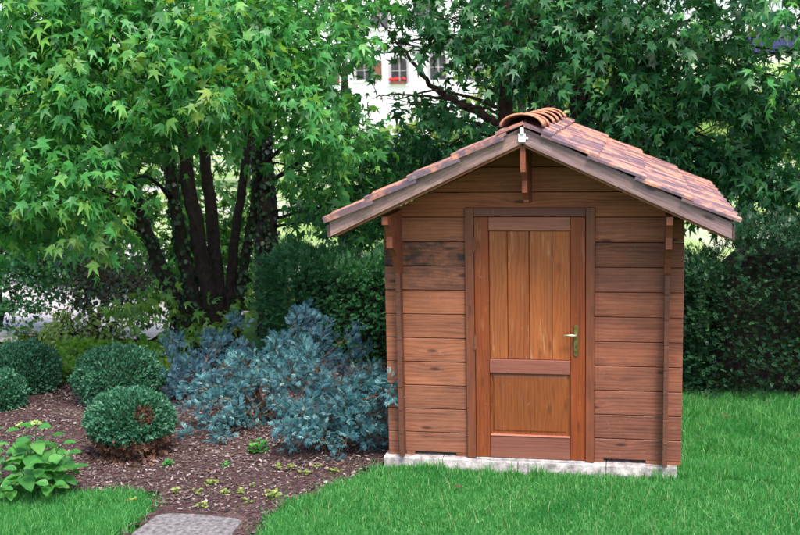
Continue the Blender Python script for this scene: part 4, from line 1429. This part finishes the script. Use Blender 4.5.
# ================================================================== BLUE JUNIPER
def juniper(label, base, tips, n_per, mat, seed, size=0.066, group='blue junipers in the mulch bed', bare=()):
    root = empty('blue_juniper', tuple(base))
    tag(root, label, 'juniper', group)
    P = []; D = []
    for tx in tips:
        tip = np.asarray(tx[0], float); dens = tx[1]
        a = np.asarray(base) + np.array([0, 0, .05]) + rng.normal(0, .04, 3)
        L = np.linalg.norm(tip - a)
        mid = a * .55 + tip * .45 + np.array([0, 0, .12 * L]) + rng.normal(0, .04, 3)
        p, r = smooth_path([(*a, .020), (*mid, .012), (*tip, .003)], 8, .005)
        m = MB(); m.tube(p, r, 6, .15)
        p = np.array(p)
        for i in range(int(len(p) * .42), len(p)):
            t = i / len(p)
            if i % 2: continue
            for _ in range(2 if rng.random() < dens * .75 else 1):
                d = unit((p[i] - p[i - 1])[None])[0]
                s = unit((d * .6 + rv(1)[0] * .9 + np.array([0, 0, .12]))[None])[0]
                l = rng.uniform(.05, .25) * (1.15 - .5 * t)
                e = p[i] + s * l
                m.tube([p[i], e], [.0045, .002], 4, 0, False)
                for f_, q in ((.55, int(n_per * .5)), (1.0, n_per)):
                    c_ = p[i] + s * l * f_
                    uu = rv(q)
                    P.append(c_ + uu * rng.uniform(.005, .045, (q, 1)))
                    D.append(unit(uu * .8 + s * .45 + np.array([0, 0, .22])))
        m.build('branch', M['twig'], root)
    P = np.concatenate(P); D = np.concatenate(D)
    P[:, 2] = np.maximum(P[:, 2], -.07)
    k = thin(P, bare)
    P = P[k]; D = D[k]
    V, T, R = scatter(*SPRAY, P, D, unit(np.array([0, 0, 1.0]) + rv(len(P)) * .8), size * rng.uniform(.6, 1.25, len(P)), rng.random(len(P)))
    o = link('foliage', tri_mesh('foliage', V, T, R), M[mat], root); o['kind'] = 'stuff'
    return len(P)


J1 = gnd(332, 452)
tips1 = [(at(325, 395, .3), .9), (at(322, 378, .6), .8), (at(355, 425, .1), .7), (at(398, 372, .1), 1.2), (at(392, 395, .0), 1.2), (at(380, 385, .3), 1.2), (at(365, 375, .2), 1.2), (at(350, 385, .1), 1.1), (at(345, 405, .0), .9), (at(375, 415, .1), 1.0), 
         (at(290, 425, .0), 1.1), (at(285, 410, .1), 1.1), (at(305, 412, .0), 1.1), (at(310, 435, -.05), 1.0), (at(280, 432, .1), .8), (at(385, 440, .2), .6), (at(345, 447, -.05), .5)]
juniper('nearest blue-grey juniper with bare brown stem against the shed corner', J1, tips1, 14, 'juniper', 1)
J2 = gnd(262, 425)
tips2 = [(at(290, 380, .8), .8), (at(303, 372, .9), .8), (at(262, 380, .8), .8), (at(322, 366, 1.0), .7), (at(300, 345, 1.2), 1.1), (at(275, 352, 1.1), 1.1), (at(245, 362, .9), 1.1), (at(225, 372, .8), 1.1), (at(205, 388, .7), 1.1), (at(195, 410, .6), .9), (at(215, 400, .6), 1.0), (at(240, 385, .7), 1.1),
         (at(310, 362, 1.0), 1.1), (at(200, 430, .5), .8), (at(215, 440, .4), .6), (at(190, 398, .7), .8), (at(232, 420, .5), .7), ]
juniper('sprawling blue juniper in the middle of the mulch bed behind the nearest one', J2, tips2, 13, 'juniper', 2)
J3 = gnd(300, 395)
tips3 = [(at(303, 310, 2.1), .9), (at(312, 322, 2.0), 1), (at(292, 330, 1.9), 1), (at(325, 335, 1.9), .9), (at(345, 338, 2.0), .8), (at(360, 350, 1.9), .8), (at(280, 345, 1.8), .9), (at(355, 362, 1.7), .7), ]
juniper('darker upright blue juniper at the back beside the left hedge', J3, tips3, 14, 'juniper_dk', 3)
J4 = gnd(195, 400)
tips4 = [(at(172, 345, 1.8), 1), (at(168, 365, 1.6), 1.1), (at(180, 378, 1.5), 1.1), (at(195, 372, 1.6), 1), (at(176, 392, 1.4), .8), (at(215, 385, 1.5), .8), (at(225, 335, 2.2), .8), (at(238, 325, 2.3), .7), (at(215, 340, 2.2), .7), (at(205, 360, 1.9), .8), (at(240, 350, 2.0), .8)]
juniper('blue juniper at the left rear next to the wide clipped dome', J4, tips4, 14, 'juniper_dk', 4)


# ================================================================== HYDRANGEA
def hydrangea():
    base = gnd(38, 490)
    root = empty('hydrangea', tuple(base))
    tag(root, 'leafy bright green hydrangea with yellow-green flower buds in the lower left corner', 'hydrangea')
    me = leaf_template_mesh('hydleaf', BROAD, M['hydrangea'])
    me.polygons.foreach_set('use_smooth', [True] * len(me.polygons))
    top = [(at(36, 428, -1.0), 1), (at(60, 445, -1.1), 0), (at(12, 445, -1.1), 0), (at(66, 455, -1.0), 0), (at(22, 430, -.9), 1), (at(45, 462, -1.25), 0), (at(20, 470, -1.3), 0), (at(-8, 450, -1.1), 0), (at(70, 470, -1.05), 0),
           (at(-12, 475, -1.2), 0), (at(52, 485, -1.25), 0), (at(30, 445, -1.2), 0), (at(-15, 435, -.9), 0), (at(2, 490, -1.3), 0), (at(50, 438, -.9), 0)]
    for tp, bud in top:
        tp = np.asarray(tp)
        a = base + rng.normal(0, .03, 3) * np.array([1, 1, 0])
        mid = a * .5 + tp * .5 + (tp - a) * np.array([.15, .15, 0]) * -.3
        p, r = smooth_path([(*a, .006), (*mid, .005), (*tp, .003)], 5)
        m = MB(); m.tube(p, r, 6); m.build('stem', M['stemgreen'], root)
        p = np.array(p)
        out = tp - base; out[2] = 0; out = out / (np.linalg.norm(out) + 1e-6)
        for li, (frac, ln) in enumerate(((1.0, .10), (.86, .145), (.70, .155), (.5, .14))):
            q = p[int(frac * (len(p) - 1))]
            ph = rng.uniform(0, 1.0) + li * math.pi / 2
            for s_ in (0, math.pi):
                aa = ph + s_
                d = np.array([math.cos(aa), math.sin(aa), rng.uniform(-.35, .25) if frac < 1 else .35]) + out * .25 + np.array([0, -.12, 0])
                d = unit(d[None])[0]
                nr = unit((np.array([0, -.25, 1.0]) + d * .1 + rng.normal(0, .18, 3))[None])
                s, t, n_ = frames(d[None], nr)
                z = ln * rng.uniform(.85, 1.2)
                o_ = q + d * .02
                a_, b_, c_ = s[0], t[0], n_[0]
                link('leaf', me, None, root, Matrix(((a_[0] * z, b_[0] * z, c_[0] * z, o_[0]), (a_[1] * z, b_[1] * z, c_[1] * z, o_[1]), (a_[2] * z, b_[2] * z, c_[2] * z, o_[2]), (0, 0, 0, 1))))
        if bud:
            bm = bmesh.new()
            for _ in range(46):
                a1 = rng.uniform(0, 6.28); rr = rng.random() ** .5 * .038
                c = tp + np.array([math.cos(a1) * rr, math.sin(a1) * rr, .035 + .02 * (1 - rr / .038) + rng.uniform(-.004, .004)])
                bmesh.ops.create_icosphere(bm, subdivisions=1, radius=rng.uniform(.004, .0075), matrix=Matrix.Translation(Vector(c)))
            mm = bpy.data.meshes.new('bud'); bm.to_mesh(mm); bm.free()
            link('flower_head', mm, M['bud'], root)


hydrangea()


# ================================================================== small plants, mulch, stones
def sprig(name, label, cat, p, n, leaf, mat, h, group=None, tmpl=BROAD):
    root = empty(name, tuple(p))
    tag(root, label, cat, group)
    P = np.tile(np.asarray(p), (n, 1)) + np.stack([rng.normal(0, h * .5, n), rng.normal(0, h * .5, n), rng.random(n) * h], 1)
    a = rng.uniform(0, 6.28, n)
    d = np.stack([np.cos(a), np.sin(a), rng.uniform(0, .7, n)], 1)
    V, T, R = scatter(*tmpl, P, d, unit(np.array([0, -.2, 1.0]) + rv(n) * .3), leaf * rng.uniform(.6, 1.2, n), rng.random(n))
    o = link('foliage', tri_mesh('foliage', V, T, R), M[mat], root); o['kind'] = 'stuff'
    m = MB()
    for i in range(min(n, 5)):
        m.tube([tuple(p), tuple(P[i])], [.0022, .0015], 4, 0, False)
    m.build('stem', M['stemgreen'], root)


seeds = [(176, 493), (196, 494), (210, 484), (225, 494), (241, 494), (202, 507), (134, 501), (213, 484), (253, 487), (248, 503), (278, 469), (291, 469), (306, 475), (318, 467), (334, 473), (262, 478), (236, 480), (186, 486), (296, 480)]
where = ['leftmost tiny yellow-green seedling of the row nearest the stone slab', 'second tiny seedling from the left in the row nearest the stone slab', 'tiny yellow-green seedling beside the small dry leaf left of the slab corner',
         'bushier tiny seedling directly above the right end of the stone slab', 'tiny seedling just right of the bushier one above the stone slab', 'tiny pale seedling touching the back edge of the stone slab',
         'tiny seedling at the sandy lawn tip left of the stone slab', 'tiny yellow-green seedling in the middle of the mulch strip under the middle juniper', 'tiny seedling halfway between the dark leaf patch and the upright grassy weed',
         'tiny seedling immediately left of the upright grassy weed', 'tiny seedling directly below the right side of the dark green leaf patch', 'second tiny seedling right of the dark green leaf patch',
         'third tiny seedling right of the dark green leaf patch', 'tiny seedling left of the bare foot of the nearest juniper', 'rightmost tiny seedling under the bare stem of the nearest juniper']
seeds = seeds[:15]
for i, (px, py) in enumerate(seeds):
    p = gnd(px, py, BED_Z)
    sprig('seedling', where[i], 'seedling', p, int(rng.integers(8, 18)), .030, 'seedling', .028, 'seedlings scattered in the mulch bed', tmpl=QUADLEAF)
sprig('ground_ivy', 'low patch of dark green rounded leaves in the mulch under the juniper', 'plant', gnd(259, 452, BED_Z), 55, .042, 'sweet', .075, tmpl=QUADLEAF)
sprig('weed', 'small leafy weed in the mulch left of the dark green leaf patch', 'plant', gnd(226, 468, BED_Z), 14, .032, 'sweet', .04, tmpl=QUADLEAF)
sprig('weed', 'small green weed at the foot of the ball with the brown patch', 'plant', gnd(166, 466, BED_Z), 20, .035, 'sweet', .045, tmpl=QUADLEAF)
sprig('weed', 'upright grassy weed in the mulch nearest the lawn tip', 'plant', gnd(271, 500, BED_Z), 26, .045, 'seedling', .06, tmpl=DIAMOND)


def grass_mass(name, P, h, wd, mat, lean=0.35, parent=None, label=None):
    n = len(P)
    a = rng.uniform(0, 2 * math.pi, n)
    side = np.stack([np.cos(a), np.sin(a), np.zeros(n)], 1)
    b2 = rng.uniform(0, 2 * math.pi, n)
    ln = np.stack([np.cos(b2), np.sin(b2), np.zeros(n)], 1) * (rng.random(n) ** 1.3 * lean)[:, None]
    up = np.array([0, 0, 1.0])
    h = h[:, None]; w2 = wd[:, None]
    p1 = P + up * h * .55 + ln * h * .35
    p2 = P + up * h * (1 - np.linalg.norm(ln, axis=1, keepdims=True) * .35) + ln * h * 1.25
    V = np.stack([P - side * w2, P + side * w2, p1 - side * w2 * .8, p1 + side * w2 * .8, p2], 1).reshape(-1, 3)
    f = np.array([(0, 1, 3), (0, 3, 2), (2, 3, 4)])
    T = (f[None] + (np.arange(n) * 5)[:, None, None]).reshape(-1, 3)
    clump = np.array([noise.noise(Vector((x * 1.7, y * 1.7, 5))) for x, y in P[:, :2]])
    R = np.clip(rng.random(n) ** 1.2 * .85 + .12 + clump * .45, 0, .999)
    o = link(name, tri_mesh(name, V, T, np.repeat(R, 3)), M[mat], parent)
    o['kind'] = 'stuff'
    if label: tag(o, label, 'grass')
    return o


def lawn_points(n, x0, x1, y0, y1):
    X = rng.uniform(x0, x1, n); Yv = rng.uniform(y0, y1, n)
    ok = ~inside(BED, X + rng.normal(0, .035, n), Yv + rng.normal(0, .035, n))
    ok &= ~((X > -0.02) & (X < 2.14) & (Yv > -.055) & (Yv < 2))
    ok &= ~((X > 2.2) & (Yv > 2.22))
    ok &= ~((X < 2.1) & (Yv > 1.9))
    P = np.stack([X, Yv, np.full(n, -.125)], 1)
    x, y = project(P)
    ok &= (x > -60) & (x < 870) & (y < 600)
    return P[ok]


def tufts(n, cx, cy, sx, sy):
    return np.stack([rng.normal(cx, sx, n), rng.normal(cy, sy, n), np.full(n, -.125)], 1)


tf = [tufts(60, rng.uniform(0.0, 2.15), rng.uniform(-.16, -.075), .03, .012) for _ in range(11)] + [tufts(90, 2.17 + rng.uniform(0, .1), rng.uniform(-.05, 2.2), .03, .05) for _ in range(14)]
tf += [tufts(80, rng.uniform(2.3, 3.6), rng.uniform(.6, 2.3), .05, .05) for _ in range(30)] + [tufts(50, x_ + .06, y_, .05, .05) for x_, y_ in BED[8:15] for _ in range(2)]
Pk = np.concatenate(tf)
Pk = Pk[~((Pk[:, 0] > -.02) & (Pk[:, 0] < 2.14) & (Pk[:, 1] > -.065))]
P = np.concatenate([Pk, lawn_points(270000, -0.7, 3.6, -1.9, 0.2), lawn_points(90000, 2.0, 4.2, 0.0, 2.8), lawn_points(60000, -3.2, -1.3, -1.9, -.8)])
hn = np.array([noise.fractal(Vector((x * 1.5, y * 1.5, 0)), 1.0, 2.0, 3) for x, y in P[:, :2]])
H = 0.075 * rng.uniform(.55, 1.25, len(P)) * (1 + .45 * hn)
H = np.where((P[:, 0] > 2.15) & (P[:, 1] > -.1), H * (1.3 + .35 * np.clip(P[:, 1], 0, 2.3) / 2.3), H)
H = np.where(P[:, 0] < -1.2, H * 1.3, H)
H[:len(Pk)] = rng.uniform(.07, .17, len(Pk))
near_wall = (np.abs(P[:, 1] + .08) < .06) & (P[:, 0] > 0) & (P[:, 0] < 2.14)
H = np.where(near_wall, H * rng.uniform(.4, 1.25, len(P)), H)
lawn = grass_mass('grass', P, H, 0.0032 * rng.uniform(.5, 1.3, len(P)), 'grass', .8)
tag(lawn, 'bright green slightly overgrown lawn in front of the shed', 'grass')
# tall stray stems and bent blades
q = 900
Xs = rng.uniform(-.4, 3.6, q); Ys = rng.uniform(-1.4, 2.4, q)
kk = ~inside(BED, Xs, Ys) & ~((Xs > -.02) & (Xs < 2.14) & (Ys > -.06)) & ~((Xs < 2.15) & (Ys > 0))
Pt = np.stack([Xs, Ys, np.full(q, -.12)], 1)[kk]
o = grass_mass('grass_stems', Pt, rng.uniform(.10, .19, len(Pt)), np.full(len(Pt), .0016), 'straw', .7)
tag(o, 'paler taller grass stems standing up out of the lawn', 'grass')

# bark mulch chips
q = 42000
X = rng.uniform(-4.6, 0.1, q); Yv = rng.uniform(-1.6, 3.2, q)
ok = inside(BED, X + rng.normal(0, .03, q), Yv + rng.normal(0, .03, q)) & ~((X > -1.42) & (X < -.69) & (Yv < -1.15))
Pm = np.stack([X, Yv, BED_Z + rng.uniform(-.008, .016, q)], 1)[ok]
x, y = project(Pm)
Pm = Pm[(x > -40) & (x < 430) & (y < 570)]
k = len(Pm)
WEDGE = (np.array([(-.22, 0, 0), (.22, .05, 0), (.18, 1, .05), (-.16, .95, -.02), (0, .5, .22)]), np.array([(0, 1, 4), (1, 2, 4), (2, 3, 4), (3, 0, 4)]))
V, T, R = scatter(*WEDGE, Pm, unit(rv(k) * np.array([1, 1, .35])), unit(np.array([0, 0, 1.0]) + rv(k) * .5), rng.uniform(.010, .045, k) * rng.uniform(.6, 1, k), rng.random(k) ** 1.1)
o = link('bark_chips', tri_mesh('bark_chips', V, T, R), M['chips'])
tag(o, 'reddish-brown bark mulch chips covering the planting bed', 'mulch', kind='stuff')
# dry leaves on the mulch
dl = ['curled reddish dry leaf left of the dark green leaf patch', 'brown dry leaf under the left side of the nearest juniper', 'brown dry leaf just right of the dead base of the brown-patched ball', 'small dry leaf in the open mulch between ball and leaf patch', 'dry leaf at the foot of the nearest juniper stem']
for i, (px, py) in enumerate([(234, 454), (300, 452), (160, 452), (205, 470), (344, 462)]):
    p = gnd(px, py, BED_Z + .02)
    me = leaf_template_mesh('dryleaf', BROAD, M['dead'])
    s, t, n_ = frames(rv(1) * np.array([[1, 1, .1]]), unit(np.array([[0, 0, 1.0]]) + rv(1) * .4))
    z = rng.uniform(.05, .085); a_, b_, c_ = s[0], t[0], n_[0]
    o = link('dry_leaf', me, None, None, Matrix(((a_[0] * z, b_[0] * z, c_[0] * z, p[0]), (a_[1] * z, b_[1] * z, c_[1] * z, p[1]), (a_[2] * z, b_[2] * z, c_[2] * z, p[2]), (0, 0, 0, 1))))
    tag(o, dl[i], 'leaf', 'dry leaves on the mulch')
for px, py, lab in ((463, 488, 'pale dry leaf lying in the grass below the left wall boards'), (730, 418, 'brown dry leaf in the longer grass right of the shed')):
    p = gnd(px, py, -.05)
    me = leaf_template_mesh('dryleaf', BROAD, M['dead'])
    o = link('dry_leaf', me, None, None, Matrix.Translation(Vector(p)) @ Matrix.Rotation(rng.uniform(0, 6), 4, 'Z') @ Matrix.Rotation(.5, 4, 'X') @ Matrix.Scale(.07, 4))
    tag(o, lab, 'leaf')
# pebbles
for i, (px, py, r, lab) in enumerate([(326, 482, .018, 'small white pebble on the mulch between the juniper and the lawn edge'), (75, 423, .016, 'small pale stone on the mulch behind the hydrangea'),
                                      (345, 484, .012, 'tiny pale pebble right of the white pebble near the lawn edge'), (396, 458, .045, 'broken pale concrete lump at the left front corner of the shed')]):
    p = gnd(px, py, BED_Z + .01)
    bm = bmesh.new(); bmesh.ops.create_icosphere(bm, subdivisions=2, radius=1)
    for v in bm.verts:
        v.co = v.co * r * (1 + .35 * noise.noise(v.co * 1.5 + Vector((i * 3, 0, 0))))
        v.co.z *= .6
    me = bpy.data.meshes.new('pebble'); bm.to_mesh(me); bm.free()
    tag(link('pebble' if i < 3 else 'concrete_lump', me, M['concrete'], None, Matrix.Translation(Vector(p)), smooth=i < 3), lab, 'stone')

# lime groundcover behind the balls
q = 6500
X = rng.uniform(-4.3, -2.3, q); Yv = rng.uniform(2.0, 3.5, q)
hh = np.array([noise.noise(Vector((a * 1.2, b_ * 1.2, 9))) for a, b_ in zip(X, Yv)])
Pg = np.stack([X, Yv, -.1 + rng.random(q) * (.16 + .12 * hh)], 1)
pxg, pyg = project(Pg)
Pg = Pg[(hh > -.05) & (pxg < 190)]
V, T, R = scatter(*QUADLEAF, Pg, unit(rv(len(Pg)) + np.array([0, 0, .5])), unit(np.array([0, -.3, 1.0]) + rv(len(Pg)) * .4), rng.uniform(.03, .07, len(Pg)), rng.random(len(Pg)))
o = link('groundcover', tri_mesh('groundcover', V, T, R), M['groundcover'])
tag(o, 'lime green leafy ground cover behind the clipped shrubs', 'ground cover', kind='stuff')
# a light young shrub by the gravel
cl = [C(72, 332, 3.6, .34, .3, .20, 700), C(30, 338, 3.6, .3, .2, .10, 260), C(110, 338, 3.6, .3, .2, .12, 260), C(62, 318, 4.2, .2, .2, .12, 180), C(85, 345, 4.0, .3, .3, .12, 300)]
bs = gnd(72, 350)
make_tree('young_shrub', 'loose pale green young shrub in front of the gravel behind the clipped balls', bs, [[(*bs, .012), (*(bs + np.array([.02, 0, .25])), .008), (*(bs + np.array([0, 0, .45])), .004)]], cl, 'farleaf', 'bark', .05, 0,
          tmpl=QUADLEAF, key='quad', gaps=(), cat='shrub', per_twig=10, twig_len=.15)

# ================================================================== WHITE HOUSE
YH = 52.0
hx0 = at(255, 60, YH)[0]; hx1 = at(505, 60, YH)[0]
house = empty('white_house', ((hx0 + hx1) / 2, YH + 4, -0.3))
tag(house, 'white plastered house with arched windows and red geraniums seen through the trees', 'house')


def zpix(x, y): return float(at(x, y, YH)[2])


# windows: (pixel centre x, top y, bottom y, width m, has_flowers, shutters)
wins = [(399, 57, 84, .95, True, False), (438, 54, 80, .95, False, False), (364, 60, 80, .95, False, True), (322, 62, 84, .95, False, True), (476, 54, 80, .95, False, False),
        (340, 4, 30, .95, False, True), (380, 2, 28, .95, True, False), (425, -2, 24, .95, False, False)]
holes = []
for cxp, ty, by, wm, fl, sh in wins:
    c = at(cxp, (ty + by) / 2, YH)
    holes.append((c[0] - wm / 2, c[0] + wm / 2, zpix(cxp, by), zpix(cxp, ty), fl, sh))
# facade with real openings: strips between the openings, row by row
rows = [[h for h, w0 in zip(holes, wins) if w0[1] >= 40], [h for h, w0 in zip(holes, wins) if w0[1] < 40]]
m = MB()
zcur = -0.6
TH = 0.35
for row in rows:
    za = min(h[2] for h in row); zb = max(h[3] for h in row)
    m.box((hx0, YH, zcur), (hx1, YH + TH, za))
    xc = hx0
    for h in sorted(row):
        m.box((xc, YH, za), (h[0], YH + TH, zb))
        if h[2] > za + .002: m.box((h[0], YH, za), (h[1], YH + TH, h[2]))
        if h[3] < zb - .002: m.box((h[0], YH, h[3]), (h[1], YH + TH, zb))
        xc = h[1]
    m.box((xc, YH, za), (hx1, YH + TH, zb))
    zcur = zb
m.box((hx0, YH, zcur), (hx1, YH + TH, 9.5))
m.box((hx0, YH + TH, -.6), (hx0 + TH, YH + 8, 9.5)); m.box((hx1 - TH, YH + TH, -.6), (hx1, YH + 8, 9.5)); m.box((hx0, YH + 8, -.6), (hx1, YH + 8 + TH, 9.5))
m.build('wall', M['plaster'], house)
m = MB(); zc = zpix(400, 47)
m.box((hx0 - .1, YH - .14, zc - .07), (hx1 + .1, YH - .003, zc + .07)); m.build('string_course', M['greyframe'], house)
m = MB(); m.prism_x([(YH - .7, 9.4), (YH + 4.2, 12.2), (YH + 9.1, 9.4), (YH + 9.1, 9.2), (YH + 4.2, 12.0), (YH - .7, 9.2)], hx0 - .5, hx1 + .5); m.build('roof', M['rooftile'], house)
for x0, x1, z0, z1, fl, sh in holes:
    # arched surround
    m = MB()
    rr = (x1 - x0) / 2; xc = (x0 + x1) / 2; zs = z1 - rr * .55
    t_ = np.linspace(0, math.pi, 9)
    inn = [(xc + math.cos(t) * rr * .90, zs + math.sin(t) * rr * .50) for t in t_]
    out = [(xc + math.cos(t) * rr * 1.18, zs + math.sin(t) * rr * .80) for t in t_]
    inn = [(xc + rr * .9, z0)] + inn + [(xc - rr * .9, z0)]; out = [(xc + rr * 1.18, z0)] + out + [(xc - rr * 1.18, z0)]
    n = len(inn)
    V = [(x, YH - .05, z) for x, z in out] + [(x, YH - .05, z) for x, z in inn] + [(x, YH + .12, z) for x, z in inn] + [(x, YH - .004, z) for x, z in out]
    Fc = [(i, i + 1, n + i + 1, n + i) for i in range(n - 1)] + [(n + i, n + i + 1, 2 * n + i + 1, 2 * n + i) for i in range(n - 1)] + [(3 * n + i, 3 * n + i + 1, i + 1, i) for i in range(n - 1)]
    m.add(V, Fc)
    wo_ = m.build('window', M['greyframe'], house)
    m = MB(); m.box((x0 - .15, YH - .16, z0 - .09), (x1 + .15, YH - .052, z0 - .004)); m.build('sill', M['plaster'], wo_)
    m = MB(); m.box((x0 + .02, YH + .16, z0), (x1 - .02, YH + .18, z1)); m.build('pane', M['glass'], wo_)
    m = MB(); m.box((xc - .025, YH + .12, z0), (xc + .025, YH + .155, z1)); m.box((x0 + .02, YH + .122, (z0 + z1) / 2 - .02), (x1 - .02, YH + .153, (z0 + z1) / 2 + .02)); m.build('glazing_bar', M['greyframe'], wo_)
    if sh:
        m = MB(); m.box((x1 + .04, YH - .11, z0), (x1 + .5, YH - .055, z1 - .05)); m.build('shutter', M['shutter'], wo_)
    if fl and z0 < 4.5:
        m = MB(); m.box((x0 + .05, YH - .30, z0 + .0), (x1 - .05, YH - .17, z0 + .14)); fb = m.build('flower_box', M['shutter'], wo_)
        bm = bmesh.new()
        for _ in range(16):
            c = Vector((rng.uniform(x0, x1), YH - .24 + rng.uniform(-.09, .09), z0 + .17 + rng.uniform(0, .14)))
            bmesh.ops.create_icosphere(bm, subdivisions=1, radius=rng.uniform(.04, .08), matrix=Matrix.Translation(c))
        mm = bpy.data.meshes.new('flowers'); bm.to_mesh(mm); bm.free()
        fo = link('flowers', mm, M['petal'], wo_); fo['kind'] = 'stuff'


# ================================================================== CAR on the bank
def car():
    c = at(772, 46, 50.0)
    g = float(c[2]) - 0.55
    root = empty('parked_car', (c[0], c[1], g))
    tag(root, 'dark blue parked car far up the bank glimpsed between the leaves at the right', 'car')
    L = 4.0; hw = .85
    body = [(-2.0, .30), (-1.95, .75), (-1.7, .92), (-1.15, .95), (-.65, 1.38), (.65, 1.40), (1.25, 1.0), (1.9, .85), (2.0, .6), (1.98, .30), (1.62, .26), (1.5, .46), (1.25, .54), (1.0, .46), (.88, .26), (-.88, .26), (-1.0, .46), (-1.25, .54), (-1.5, .46), (-1.62, .26)]
    m = MB(); m.prism(body, -hw, hw)
    m.build('body', M['carpaint'], root, mw=Matrix.Translation((c[0], c[1], g)), bevel=.03)
    for s_ in (-1, 1):
        m = MB(); y0, y1 = sorted((s_ * (hw + .002), s_ * (hw + .012)))
        m.prism([(-1.0, .97), (-.6, 1.31), (-.03, 1.33), (-.03, .97)], y0, y1); m.prism([(.03, .97), (.03, 1.33), (.6, 1.32), (1.05, .99)], y0, y1)
        m.build('side_window', M['glass'], root, mw=Matrix.Translation((c[0], c[1], g)))
        for x in (-1.25, 1.25):
            m = MB(); m.tube([(x, s_ * hw * .8, .30), (x, s_ * (hw + .01), .30)], [.30, .30], 16)
            wh = m.build('wheel', M['tyre'], root, mw=Matrix.Translation((c[0], c[1], g)))
            m = MB(); m.tube([(x, s_ * (hw + .011), .30), (x, s_ * (hw + .02), .30)], [.18, .17], 12)
            m.build('rim', M['white'], wh, mw=Matrix.Translation((c[0], c[1], g)))
    m = MB(); m.box((-2.01, -.8, .62), (-1.90, -.45, .80)); m.build('tail_lamp', M['redlamp'], root, mw=Matrix.Translation((c[0], c[1], g)))
    m = MB(); m.box((-2.01, .45, .62), (-1.90, .8, .80)); m.build('tail_lamp', M['redlamp'], root, mw=Matrix.Translation((c[0], c[1], g)))
    return c, g


cc, cg = car()
print('car ground', cc, cg, hgt(cc[0], cc[1]))
